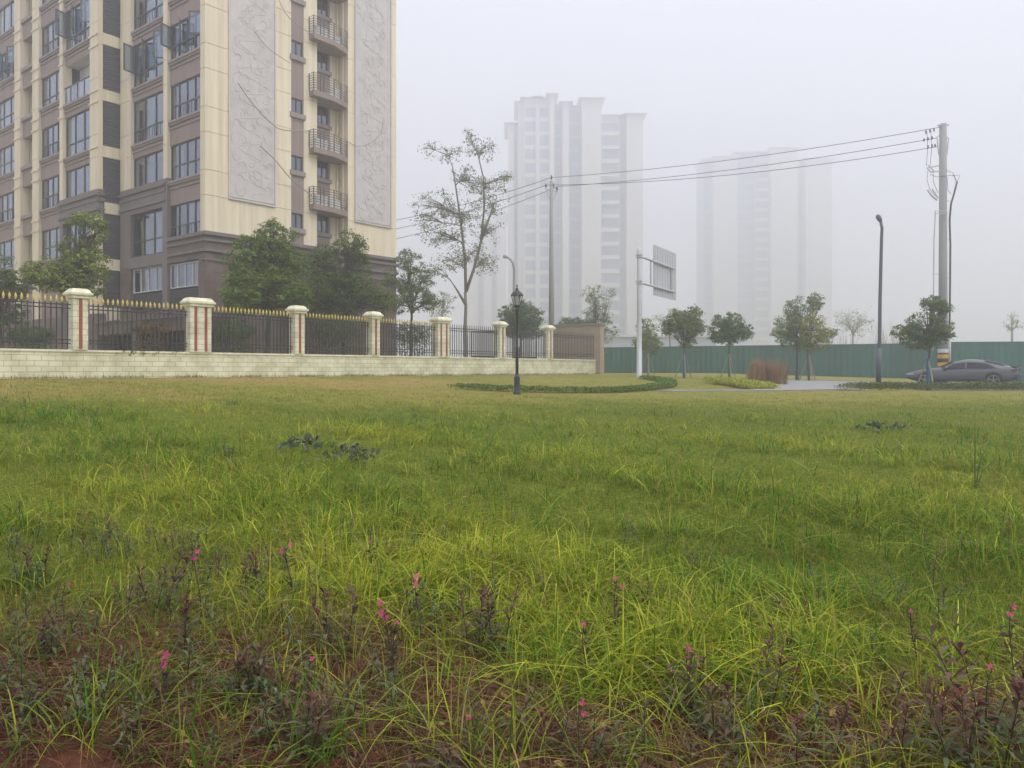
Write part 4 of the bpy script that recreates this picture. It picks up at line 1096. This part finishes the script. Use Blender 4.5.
# shrubs inside the compound
for px, Yd, rx, ry, py, lab, c, sd_ in [(235, 32.6, 22, 12, 330, 'dark shrub behind the railings right of the first double pillar', DG, 41), (30, 30.5, 26, 10, 335, 'dark shrub behind the leftmost railings', DG, 42),
    (335, 37.5, 30, 16, 330, 'dark hedge-like shrub behind the railings under the two-topped tree', DG, 43), (412, 43, 24, 14, 334, 'dim shrub behind the railings left of the second double pillar', DG, 44), (150, 31.5, 16, 8, 330, 'reddish shrub behind the railings under the louvres', ((.05, .028, .02), (.10, .06, .035)), 45)]:
    k = Yd/F; r = np.random.default_rng(sd_); n = 6000; X0 = XP(px, Yd)
    v = r.normal(size=(n, 3)); v /= np.linalg.norm(v, axis=1)[:, None]; v *= (r.uniform(.3, 1, n)**.5)[:, None]*(1+.2*np.sin(v[:, :1]*7+sd_)*np.cos(v[:, 2:]*5))
    zc_ = E+(HY-py)*k
    C = np.stack([X0+v[:, 0]*rx*k, Yd+v[:, 1]*.7, zc_+v[:, 2]*ry*k], 1)
    # skirt down to the ground
    m_ = r.uniform(0, 1, n) < .4; zg = G(X0, Yd); C[m_, 2] = r.uniform(zg+.05, zc_, m_.sum())
    V, Fq, T = leafcards(C, .09, c[0], c[1], .4, 1.8, sd_)
    t_ = thing('shrub', lab, 'shrub', (X0, Yd, zg), 'shrubs behind the railings')
    npmesh('foliage', V, Fq, M['leaf'], t_, T)
    s_ = MB()
    for q in range(6): s_.tube([(X0+(q-2.5)*.1, Yd, zg-.05), (X0+(q-2.5)*rx*k*.28, Yd, zc_)], [.03, .01], 5)
    s_.build('stem', M['bark'], t_)
# vine sprigs on the wall coping
r = np.random.default_rng(6)
for q, px in enumerate((122, 133, 143, 157, 175)):
    s_ = FF.S(px, .17); n = 10 if q in (1, 2) else 5
    C = np.array([FF.P(s_+r.normal(0, .07), .60+r.normal(0, .04), .19) for _ in range(n)]); V, Fq, T = leafcards(C, .09, (.03, .06, .02), (.08, .13, .03), .1, 1.5, q)
    p = FF.P(s_, .67, .15)
    tag(npmesh('vine_sprig', V, Fq, M['leaf'], None, T, loc=p), ['smallest vine sprig nearest the single red stripe pillar', 'dark vine sprig second from the first pillar on the coping', 'largest dark vine sprig hanging over the wall coping', 'thin vine sprig just right of the largest sprig', 'lone vine sprig nearest the first double pillar'][q], 'vine', 'vine sprigs on the wall')

# ------------------------------------------------------------------ park lanterns
def lantern(label, px, Yd):
    X = XP(px, Yd); z0 = G(X, Yd)
    t = thing('park_lamp', label, 'lamp', (X, Yd, z0), 'black park lanterns')
    MB().lathe([(.13, -.05), (.13, .05), (.10, .09), (.095, .50), (.11, .54), (.075, .60), (.055, .66)], 14, (X, Yd, z0)).build('base', M['darkmetal'], t, smooth=True)
    MB().lathe([(.052, .66), (.05, 1.5), (.058, 1.52), (.058, 1.56), (.048, 1.58), (.045, 2.75), (.07, 2.78), (.07, 2.82), (.04, 2.86)], 12, (X, Yd, z0)).build('post', M['darkmetal'], t, smooth=True)
    lt = MB().lathe([(.06, 2.86), (.11, 2.93), (.115, 2.96)], 6, (X, Yd, z0))
    for k in range(6):
        a = TAU*k/6; c, s_ = math.cos(a), math.sin(a)
        lt.tube([(X+.115*c, Yd+.115*s_, z0+2.96), (X+.185*c, Yd+.185*s_, z0+3.27)], .012, 5)
    ln = lt.build('lantern', M['darkmetal'], t)
    MB().lathe([(.10, 2.965), (.17, 3.265)], 6, (X, Yd, z0)).build('glass', M['lampglass'], ln)
    MB().lathe([(.235, 3.265), (.235, 3.29), (.17, 3.37), (.09, 3.42), (.055, 3.46), (.06, 3.50), (.03, 3.52), (.018, 3.56), (.03, 3.59), (.004, 3.66)], 6, (X, Yd, z0)).build('lamp_roof', M['darkmetal'], ln)
lantern('near black park lantern standing in the low hedge', 517, 25.2)
lantern('far black park lantern in front of the yellow-leaved young tree', 797, 43)

# street lamps
def street_lamp(label, pts, Yd, r0, m, px_base, py_top_sleeve=None):
    X = XP(px_base, Yd); z0 = G(X, Yd)
    t = thing('street_lamp', label, 'street lamp', (X, Yd, z0), 'curved street lamps')
    P = [Vector((X, Yd, z0-.05))]+[W(a, b_, Yd) for a, b_ in pts]
    n = len(P); MB().tube(P[:-1], [r0*(1-.35*i/(n-1)) for i in range(n-1)], 10).build('pole', m, t, smooth=True)
    a, b_ = P[-2], P[-1]; d = (b_-a)
    MB().tube([a-d*.15, a+d*.15, a+d*.6, b_], [r0*.7, r0*1.15, r0*1.35, r0*.8], 10).build('lamp_head', m, t, smooth=True)
    if py_top_sleeve:
        MB().tube([(X, Yd, z0-.05), (X, Yd, E+(HY-py_top_sleeve)/F*Yd)], r0*1.35, 12).build('base_sleeve', m, t, smooth=True)
street_lamp('dark curved street lamp beside the concrete pole', [(879.5, 345), (880, 300), (881.5, 240), (882, 228), (880.5, 221), (877, 215)], 43, .105, M['slate'], 878.5, 348)
street_lamp('pale curved street lamp rising behind the near lantern', [(514, 300), (514.2, 270), (513, 263), (510, 259), (506.5, 257), (503, 256)], 68, .14, M['concrete'], 514)

# ------------------------------------------------------------------ tall sign seen from behind
sx, sy = 7.27, 43.4; sz = G(sx, sy); sign = thing('road_sign', 'large road sign seen from behind on a grey post with two arms', 'sign', (sx, sy, sz))
MB().lathe([(.24, -.05), (.24, .02), (.155, .05), (.145, 3.5), (.135, E+(HY-249)/F*sy-sz), (.10, E+(HY-248)/F*sy-sz)], 16, (sx, sy, sz)).build('post', M['metal'], sign, smooth=True)
SG = Fac(sx, sy, .503, .864, -.864, .503)   # normal away from camera = printed face
L1 = SG.S(675, 0)
zt1, zt2 = (HY-256)/F*sy, (HY-282.3)/F*sy
for z in (zt1, zt2):
    m_ = MB(); m_.tube([SG.P(-.1, z, 0), SG.P(L1, z, 0)], .07, 10); SG.box(m_, -.17, .17, z-.09, z-.04, -.17, .17); SG.box(m_, -.17, .17, z+.04, z+.09, -.17, .17)
    m_.build('arm', M['metal'], sign)
s0, s1 = SG.S(653.8, .1), SG.S(675.7, .1)
k0 = (sy+.864*s0)/F
zb0, ztp = (HY-294.5)*k0, (HY-245)*k0
m_ = MB(); SG.box(m_, s0, s1, zb0, ztp, .10, .125)
pn = m_.build('sign_panel', M['signback'], sign)
m_ = MB()
for q in range(9):
    a = s0+.2+q*(s1-s0-.4)/8; SG.box(m_, a-.018, a+.018, zb0+.05, ztp-.05, .082, .10)
SG.box(m_, s0, s1, zb0-.03, zb0, .09, .135); SG.box(m_, s0, s1, ztp, ztp+.03, .09, .135); SG.box(m_, s0-.03, s0, zb0, ztp, .09, .135); SG.box(m_, s1, s1+.03, zb0, ztp, .09, .135)
m_.build('stiffener', M['metal'], pn)
m_ = MB()
for a in (SG.S(651.5, 0), SG.S(672, 0)):
    m_ = MB(); SG.box(m_, a-.05, a+.05, zt2-.05, zt1+.05, .0, .08); m_.build('upright', M['metal'], sign)

# ------------------------------------------------------------------ utility poles and wires
def insul(mb, p, h=.22, r=.05):
    mb.lathe([(.02, 0), (.02, .05), (r, .06), (r*.6, .1), (r, .12), (r*.6, .16), (r*.9, .18), (.02, h)], 8, p)
Yp = 42.0; Xp = XP(943, Yp); zp = G(Xp, Yp)
up = thing('utility_pole', 'thick concrete utility pole with cables and a yellow-black base at the right', 'utility pole', (Xp, Yp, zp), 'concrete utility poles')
ztop = E+(HY-124)/F*Yp
lean = XP(943, Yp)-XP(941, Yp)
MB().tube([(Xp-lean*0, Yp, zp-.2), (Xp+.0, Yp, zp+6), (Xp, Yp, ztop)], [.25, .215, .18], 18).build('shaft', M['concrete'], up, smooth=True)
def PW(px, py, dy=0): return W(px, py, Yp+dy)
bands = MB(); yb = MB()
for k, (a, b_) in enumerate(((371, 366.5), (362.5, 358.5), (354.5, 353))):
    bands.tube([PW(943, a), PW(943, b_)], .27, 18)
for k, (a, b_) in enumerate(((375, 371), (366.5, 362.5), (358.5, 354.5))):
    yb.tube([PW(943, a), PW(943, b_)], .267, 18)
yb.build('warning_band', M['yellow'], up); bands.build('warning_band', M['black'], up)
MB().tube([PW(943, 352.8), PW(943, 349)], .262, 18).build('plate', M['white'], up)
m_ = MB()
for y_ in (211, 213.5): m_.tube([PW(935, y_, -.3), PW(948, y_, -.3)], .02, 5)
m_.tube([PW(935.5, 211, -.3), PW(934, 240, -.3), PW(933.5, 300, -.3), PW(933, 350, -.3)], .03, 6)
m_.build('side_conduit', M['metal'], up)
m_ = MB(); m_.tube([PW(949.5, 325, .1), PW(949, 372, .1)], .085, 10); m_.build('white_conduit', M['white'], up, smooth=True)
m_ = MB(); m_.tube([PW(957, 182), PW(954.5, 192), PW(951, 204), PW(949.6, 220), PW(950.3, 245), PW(950, 290), PW(949.5, 328)], .05, 8); m_.build('riser_cable', M['wire'], up, smooth=True)
m_ = MB()
for y_ in (239, 273, 278, 201): m_.tube([PW(940, y_), PW(951.5, y_)], .018, 5)
m_.tube([PW(932.5, 274), PW(943, 274)], .018, 5)
m_.build('clamp', M['metal'], up)
# cross arms and hardware near the top
m_ = MB()
m_.tube([PW(938, 125.5, -.15), PW(948.5, 125, .1)], .05, 6)
for a in ((937, 137), (948.5, 139)): m_.tube([PW(943, 133), PW(*a), PW(943+(a[0]-943)*.7, 155)], .035, 5)
m_.tube([PW(927, 168, -.3), PW(945, 164, .1)], .04, 5); m_.tube([PW(927, 168, -.3), PW(931, 172, -.6), PW(940, 171, -.3)], .035, 5); m_.tube([PW(928, 165, -.6), PW(934, 171, -.6)], .03, 5)
m_.tube([PW(927.5, 190, -.3), PW(932, 196, -.4), PW(937, 200, -.3)], .05, 5); m_.tube([PW(932, 189, -.5), PW(938, 198, -.3)], .035, 5)
m_.build('cross_arm', M['metal'], up)
m_ = MB()
for (a, b_) in ((926, 131), (930, 130), (934, 129), (924, 139), (928, 138), (932, 137), (928, 146), (932, 145), (935, 144.5)):
    insul(m_, PW(a, b_+3, -.1), .2, .05)
m_.build('insulator', M['wire'], up)
m_ = MB()
for P_ in ([(927, 132), (927.5, 150), (926.5, 166)], [(931, 130), (931.5, 150), (930, 168)], [(928, 170), (927, 180), (930, 190), (935, 196)], [(933, 170), (933.5, 182), (938, 193)], [(930, 174), (936, 177), (946, 176), (954, 175), (957, 182)], [(946, 170), (953, 173), (956, 182)], [(952, 176), (960, 175), (957, 182)], [(947, 177), (948, 190), (951, 194)]):
    m_.tube([PW(a, b_, -.2) for a, b_ in P_], .013, 4)
m_.build('jumper_wire', M['wire'], up)

Yq = 55; Xq = XP(551.5, Yq); zq = G(Xq, Yq)
u2 = thing('utility_pole', 'slim concrete utility pole behind the fence near the tower', 'utility pole', (Xq, Yq, zq), 'concrete utility poles')
MB().tube([(Xq, Yq, zq-.2), W(551.5, 181, Yq)], [.24, .13], 12).build('shaft', M['concrete'], u2, smooth=True)
m_ = MB(); m_.tube([W(545.5, 189, Yq), W(557.5, 192, Yq)], .05, 5); m_.tube([W(547, 192, Yq), W(551.5, 204, Yq), W(556.5, 193, Yq)], .035, 5)
m_.build('cross_arm', M['metal'], u2)
m_ = MB()
for a, b_ in ((551.5, 180), (546, 188), (557, 191), (553.5, 188)): insul(m_, W(a, b_, Yq), .35, .08)
m_.build('insulator', M['wire'], u2)
def wire(p, q, sag, r, label):
    P = []
    for k in range(25):
        t = k/24; v = p.lerp(q, t); v.z -= sag*4*t*(1-t); P.append(v)
    tag(MB().tube(P, r, 5).build('power_line', M['wire'], loc=p), label, 'wire', 'power lines between the poles')
wire(PW(941, 127), W(551.5, 177.5, Yq), .35, .018, 'topmost power line between the two concrete poles')
wire(PW(936, 138), W(557, 186.5, Yq), .35, .018, 'middle power line between the two concrete poles')
wire(PW(938, 146.5), W(546.5, 185, Yq-.8), .5, .018, 'lowest power line between the two concrete poles')
wire(W(551.5, 177.5, Yq), W(375, 224, 62), .3, .02, 'topmost power line from the slim pole to behind the building')
wire(W(546.5, 185, Yq), W(375, 233, 62), .3, .02, 'middle power line from the slim pole to behind the building')
wire(W(557, 187, Yq), W(375, 243, 62), .4, .02, 'lowest power line from the slim pole to behind the building')

# ------------------------------------------------------------------ hoarding
def hoarding(label, p0, p1, ztop_rel, group):
    (x0, y0), (x1, y1) = p0, p1; L = math.hypot(x1-x0, y1-y0); d = ((x1-x0)/L, (y1-y0)/L); n = (d[1], -d[0])
    if n[1] > 0: n = (-n[0], -n[1])
    t = thing('hoarding', label, 'hoarding', (x0, y0, G(x0, y0)), group)
    mb = MB(); N = int(L/.11); prof = [0, .03, .03, 0]; zt = E+ztop_rel
    for i in range(N+1):
        a = i*L/N; o = prof[i % 4]; X = x0+d[0]*a+n[0]*o; Y = y0+d[1]*a+n[1]*o
        mb.v += [(X, Y, G(X, Y)-.25), (X, Y, zt), (X-n[0]*.02, Y-n[1]*.02, zt), (X-n[0]*.02, Y-n[1]*.02, G(X, Y)-.25)]
        if i < N:
            b_ = i*4; mb.f += [(b_, b_+4, b_+5, b_+1), (b_+1, b_+5, b_+6, b_+2), (b_+2, b_+6, b_+7, b_+3)]
    mb.build('sheet_panel', M['hoard'], t)
    F_ = Fac(x0, y0, d[0], d[1], n[0], n[1]); m_ = MB(); F_.box(m_, 0, L, ztop_rel, ztop_rel+.07, -.04, .06); m_.build('top_rail', M['hoard'], t)
    k = 0; a = 3.0
    while a < L-.5:
        X, Y = x0+d[0]*a, y0+d[1]*a
        m_ = MB(); F_.box(m_, a-.04, a+.04, G(X, Y)-.3-E, ztop_rel, .035, .08)
        m_.build('post', M['hoard'], t); a += 6
    return t
pA = (XP(597, 69), 69.); pB = (XP(944, 57.5), 57.5)
hoarding('long green corrugated hoarding running from the cream wall to the thick pole', pA, pB, 1.98, 'green hoardings')
hoarding('green corrugated hoarding behind the grey car at the right edge', (XP(945.5, 55.5), 55.5), (62, 50.5), 1.98, 'green hoardings')

# beige shed wall beyond the wall end, dark gate panels
sh = thing('site_cabin', 'plain beige boarded cabin at the right end of the cream wall', 'cabin', (XP(575, 53), 53, E-.3))
SH = Fac(XP(600, 52.0), 52.0, -.86, .51, -.51, -.86)
m_ = MB(); SH.box(m_, 0, 3.6, -.5, (HY-325)/F*52.5, -.7, 0); m_.build('wall', M['beigewall'], sh)
m_ = MB(); SH.box(m_, -.1, 3.7, (HY-325)/F*52.5, (HY-324)/F*52.5+.03, -.8, .12); m_.build('roof', M['ledge'], sh)
m_ = MB(); 
for a in (.0, 1.2, 2.4, 3.5): SH.box(m_, a-.03, a+.05, -.3, (HY-325.5)/F*52.5, .0, .03)
m_.build('batten', M['beigewall'], sh)
for px0, px1, lab in ((471, 495, 'dark metal gate leaf behind the railings left of the near lantern'), (512, 537, 'dark metal gate leaf behind the railings right of the near lantern')):
    Yg = 45.5 if px0 < 500 else 48.5; m_ = MB(); x0, x1 = XP(px0, Yg), XP(px1, Yg)
    t = thing('gate', lab, 'gate', (x0, Yg, E-.27), 'dark gates behind the railings')
    m_.box(x0, x1, Yg, Yg+.04, E-.2, E+.85); m_.build('lower_panel', M['darkmetal'], t)
    m_ = MB(); m_.box(x0, x0+.08, Yg-.02, Yg+.06, E-.3, E+2.3); m_.box(x1-.08, x1, Yg-.02, Yg+.06, E-.3, E+2.3); m_.box(x0, x1, Yg-.02, Yg+.06, E+2.25, E+2.33); m_.build('gate_frame', M['darkmetal'], t)
    m_ = MB()
    k = x0+.14
    while k < x1-.1: m_.box(k, k+.03, Yg, Yg+.03, E+.85, E+2.25); k += .12
    m_.build('bars', M['darkmetal'], t)
# low grey garage entrance behind the left railings
gs = thing('garage_entrance', 'low brown garage entrance with a dark opening behind the left railings', 'garage', (XP(140, 33.2), 33.2, E-.3))
GE = Fac(XP(190, 33), 33.0, -.791, .612, -.612, -.791)
m_ = MB(); GE.box(m_, -.3, 9.0, 1.75, 2.35, -1.8, 0); GE.box(m_, 8.6, 9.0, -.4, 1.75, -1.8, 0); GE.box(m_, 4.6, 5.2, -.4, 1.75, -1.8, -.03); m_.build('wall', M['stone'], gs)
m_ = MB(); GE.box(m_, -.4, 9.1, 2.35, 2.43, -1.9, .1); m_.build('roof_slab', M['greystone'], gs)
m_ = MB(); GE.box(m_, -.2, 8.6, -.4, 1.75, -1.78, -1.7); m_.build('shutter', M['louver'], gs)

# ------------------------------------------------------------------ far towers
def tower(label, px0, px1, Yd, top_py, cols, group, seed, storey=5.6, roofs=None):
    """cols: list of (px0,px1,kind,forward,top_py)"""
    t = thing('tower_block', label, 'tower', (XP((px0+px1)/2, Yd), Yd, E-1), group)
    q_ = Yd/160
    for (a, b_, kind, fw, tp) in cols:
        wall = MB(); glass = MB(); band = MB(); roof = MB(); fw = fw*q_
        x0, x1 = XP(a, Yd), XP(b_, Yd); y0 = Yd-fw; zt = E+(HY-tp)/F*Yd
        m_ = wall if kind in 'wWB' else band
        m_.box(x0, x1, y0, Yd+20, E-2, zt)
        roof.quadbox([(x0-1.6, y0-2, zt), (x1+1.6, y0-2, zt), (x1+1.6, Yd+21, zt), (x0-1.6, Yd+21, zt), (x0+1, y0+3, zt+1.9), (x1-1, y0+3, zt+1.9), (x1-1, Yd+17, zt+1.9), (x0+1, Yd+17, zt+1.9)])
        nfl = int((zt-E)/storey)
        for k in range(nfl):
            z = E+.2+k*storey
            if kind == 'W':
                nn = max(1, round((b_-a)/14)); wv = (x1-x0)/nn
                for q in range(nn): glass.box(x0+wv*q+.4, x0+wv*(q+1)-.4, y0-.05, y0+.3, z+.8, z+storey-.9)
            elif kind == 'B':
                glass.box(x0+.2, x1-.2, y0-.04, y0+.2, z+1.8, z+storey-.3)
                wall.box(x0, x1, y0-1.6, y0, z-.05, z+1.5)
            elif kind == 'g':
                glass.box(x0+.4, x1-.4, y0-.05, y0+.3, z+.6, z+storey-.6)
        for m2, nm2, mt2 in ((wall, 'wall', 'towerw'), (band, 'recess', 'towerg'), (glass, 'window_band', 'towerglass'), (roof, 'roof', 'towerw')):
            if m2.v: m2.build(nm2, M[mt2], t)
    return t
GT = 'apartment towers fading in the fog'
tower('nearer tower block in the fog, beside the slim concrete pole', 508, 642, 310, 100,
      [(508, 514, 'w', 0, 124), (514, 518, 'g', -1, 124), (518, 524, 'w', 1, 104), (524, 536, 'W', 2.0, 102), (536, 538.5, 'w', 2.6, 102), (538.5, 549, 'W', 2.0, 102), (549, 553.5, 'w', 3, 100), (553.5, 562, 'g', 0, 106), (562, 568.5, 'w', 2, 106), (568.5, 581, 'g', -.5, 106), (581, 600, 'w', 2.4, 103), (600, 619, 'B', 0, 116), (619, 626, 'g', -1, 116), (626, 642, 'w', 1.0, 116)], GT, 1)
tower('fainter tower block in the fog at right of centre', 705, 830, 430, 150,
      [(705, 713, 'g', -1, 158), (713, 736, 'w', 1, 158), (736, 755, 'g', -.5, 152), (755, 769, 'B', 0, 152), (769, 795, 'w', 1.5, 150), (795, 804, 'g', -1, 160), (804, 830, 'w', 1, 160)], GT, 2)
tower('faintest low wing of a tower in the fog behind the tall thin tree', 468, 506, 420, 215,
      [(468, 478, 'w', 0, 250), (478, 484, 'g', -1, 235), (484, 492, 'w', 1, 225), (492, 497, 'g', 0, 225), (497, 506, 'w', 1, 215)], GT, 3)
lowb = thing('site_building', 'pale low building in the fog behind the two round young trees', 'building', (XP(680, 110), 110, E-.5))
m_ = MB(); m_.box(XP(612, 125), XP(716, 125), 125, 135, E-1, E+(HY-343)/F*125+1.0); m_.build('wall', M['towerg'], lowb)
m_ = MB(); m_.box(XP(611, 125), XP(717, 125), 124.6, 135.4, E+(HY-343)/F*125+1.0, E+(HY-343)/F*125+1.3); m_.build('roof', M['towerw'], lowb)

# ------------------------------------------------------------------ car
Yc = 36.1; Xc0 = XP(912, Yc-.95); z0 = G(Xc0+2.4, Yc)+.02
CZ = G(23.0, 39.25)+.03
car = thing('parked_car', 'grey fastback saloon car parked behind the right hedge', 'car', (Xc0+2.45, Yc, z0))
Lc = 4.9
# stations: x, half width at sill, belt z, roof z (top of section), roof half width
ST = [(0.0, .66, .60, .66, .50), (.08, .80, .68, .74, .64), (.45, .89, .75, .83, .74), (1.0, .93, .83, .92, .78), (1.45, .94, .87, .98, .78), (1.75, .94, .86, 1.10, .66), (2.15, .94, .88, 1.30, .60), (2.6, .94, .90, 1.40, .58), (3.0, .94, .91, 1.415, .58), (3.45, .94, .92, 1.36, .57), (3.9, .94, .94, 1.24, .57), (4.3, .92, .96, 1.10, .60), (4.6, .88, .97, 1.03, .66), (4.78, .84, .96, 1.00, .66), (4.88, .74, .80, .84, .60)]
def sect(s):
    x, hw, bz, rz, rw = s
    lo = .24 if .2 < x < 4.7 else .34
    P = [(-hw*.86, lo), (-hw*.98, lo+.12), (-hw, (lo+bz)/2+.05), (-hw*.95, bz), (-rw-(hw*.93-rw)*.25, bz+(rz-bz)*.65), (-rw*.85, rz-.02), (0, rz)]
    P = P+[(-a, b_) for a, b_ in P[-2::-1]]
    return [(Xc0+x, Yc+y, z0+z) for y, z in P]
mb = MB(); K = 13
for s in ST: mb.v += sect(s)
for i in range(len(ST)-1):
    for k in range(K-1): mb.f.append((i*K+k, (i+1)*K+k, (i+1)*K+k+1, i*K+k+1))
    mb.f.append((i*K+K-1, (i+1)*K+K-1, (i+1)*K, i*K))
mb.f.append(tuple(range(K))); mb.f.append(tuple((len(ST)-1)*K+k for k in range(K))[::-1])
body = mb.build('body', M['carpaint'], car, smooth=True)
body.data.transform  # mesh kept as is
sm = body.modifiers.new('sub', 'SUBSURF'); sm.levels = 1; sm.render_levels = 2
# side glass following the shoulder, slightly proud, both sides
for sgn in (-1, 1):
    def sp_(x, f):   # f 0 belt..1 roof edge
        xs_ = [s[0] for s in ST]; hw = np.interp(x, xs_, [s[1] for s in ST]); bz = np.interp(x, xs_, [s[2] for s in ST]); rz = np.interp(x, xs_, [s[3] for s in ST]); rw = np.interp(x, xs_, [s[4] for s in ST])
        y1_, z1_ = hw*.955, bz+.01; y2_, z2_ = rw+(hw*.93-rw)*.22, bz+(rz-bz)*.70
        return Vector((Xc0+x, Yc+sgn*(y1_+(y2_-y1_)*f+.012), z0+z1_+(z2_-z1_)*f))
    for (x0, x1, x2, x3) in ((1.72, 2.72, 2.15, 2.70), (2.78, 4.05, 2.76, 3.65)):
        g = MB(); n = 8
        for k in range(n+1):
            t = k/n; g.v += [tuple(sp_(x0+(x1-x0)*t, .05)), tuple(sp_(x2+(x3-x2)*t, .95)), tuple(sp_(x0+(x1-x0)*t, .05)-Vector((0, sgn*.03, 0))), tuple(sp_(x2+(x3-x2)*t, .95)-Vector((0, sgn*.03, 0)))]
        for k in range(n): b_ = k*4; g.f += [(b_, b_+4, b_+5, b_+1), (b_+1, b_+5, b_+7, b_+3), (b_+2, b_+3, b_+7, b_+6), (b_, b_+2, b_+6, b_+4)]
        g.f += [(0, 1, 3, 2), (n*4, n*4+2, n*4+3, n*4+1)]
        g.build('window', M['carglass'], car)
g = MB()   # windscreen and rear glass
g.quadbox([(Xc0+1.50, Yc-.70, z0+.955), (Xc0+1.50, Yc+.70, z0+.955), (Xc0+2.10, Yc+.54, z0+1.285), (Xc0+2.10, Yc-.54, z0+1.285)]+[(Xc0+1.48, Yc-.70, z0+.985), (Xc0+1.48, Yc+.70, z0+.985), (Xc0+2.08, Yc+.54, z0+1.31), (Xc0+2.08, Yc-.54, z0+1.31)]).build('windscreen', M['carglass'], car)
g = MB(); g.quadbox([(Xc0+3.5, Yc-.50, z0+1.345), (Xc0+3.5, Yc+.50, z0+1.345), (Xc0+4.35, Yc+.55, z0+1.08), (Xc0+4.35, Yc-.55, z0+1.08)]+[(Xc0+3.51, Yc-.50, z0+1.37), (Xc0+3.51, Yc+.50, z0+1.37), (Xc0+4.36, Yc+.55, z0+1.11), (Xc0+4.36, Yc-.55, z0+1.11)]).build('rear_window', M['carglass'], car)
MB().box(Xc0+4.62, Xc0+4.90, Yc-.68, Yc+.68, z0+1.0, z0+1.03).build('spoiler', M['black'], car)
for sgn in (-1, 1):
    MB().box(Xc0+4.66, Xc0+4.885, Yc+sgn*.42, Yc+sgn*.87, z0+.80, z0+.90).build('taillight', M['lamp_red'], car)
    MB().box(Xc0+.02, Xc0+.36, Yc+sgn*.50, Yc+sgn*.84, z0+.60, z0+.68).build('headlight', M['lamp_white'], car)
    MB().box(Xc0+1.68, Xc0+1.86, Yc+sgn*.93, Yc+sgn*1.08, z0+.92, z0+1.03).build('mirror', M['carpaint'], car)
MB().box(Xc0+4.72, Xc0+4.93, Yc-.8, Yc+.8, z0+.36, z0+.62).build('bumper', M['black'], car)
for cx in (.92, 3.95):
    for sgn in (-1, 1):
        arch = MB(); arch.tube([(Xc0+cx, Yc+sgn*.80, z0+.36), (Xc0+cx, Yc+sgn*.955, z0+.36)], .40, 24)
        arch.build('wheel_arch', M['black'], car)
        wh = MB(); wh.tube([(Xc0+cx, Yc+sgn*.84, z0+.335), (Xc0+cx, Yc+sgn*.86, z0+.335), (Xc0+cx, Yc+sgn*.96, z0+.335), (Xc0+cx, Yc+sgn*.972, z0+.335)], [.33, .355, .355, .33], 24)
        wo = wh.build('wheel', M['tyre'], car)
        rm = MB(); rm.tube([(Xc0+cx, Yc+sgn*.965, z0+.335), (Xc0+cx, Yc+sgn*.985, z0+.335)], .06, 12)
        for k in range(5):
            a = TAU*k/5+.3; rm.tube([(Xc0+cx, Yc+sgn*.978, z0+.335), (Xc0+cx+.25*math.cos(a), Yc+sgn*.978, z0+.335+.25*math.sin(a))], .028, 6)
        R_ = [(Xc0+cx+.25*math.cos(TAU*k/20), Yc+sgn*.978, z0+.335+.25*math.sin(TAU*k/20)) for k in range(21)]
        rm.tube(R_, .018, 5); rm.build('rim', M['rim'], wo)

car.location = (23.25, 39.25, CZ); car.rotation_euler = (0, 0, math.radians(-40))
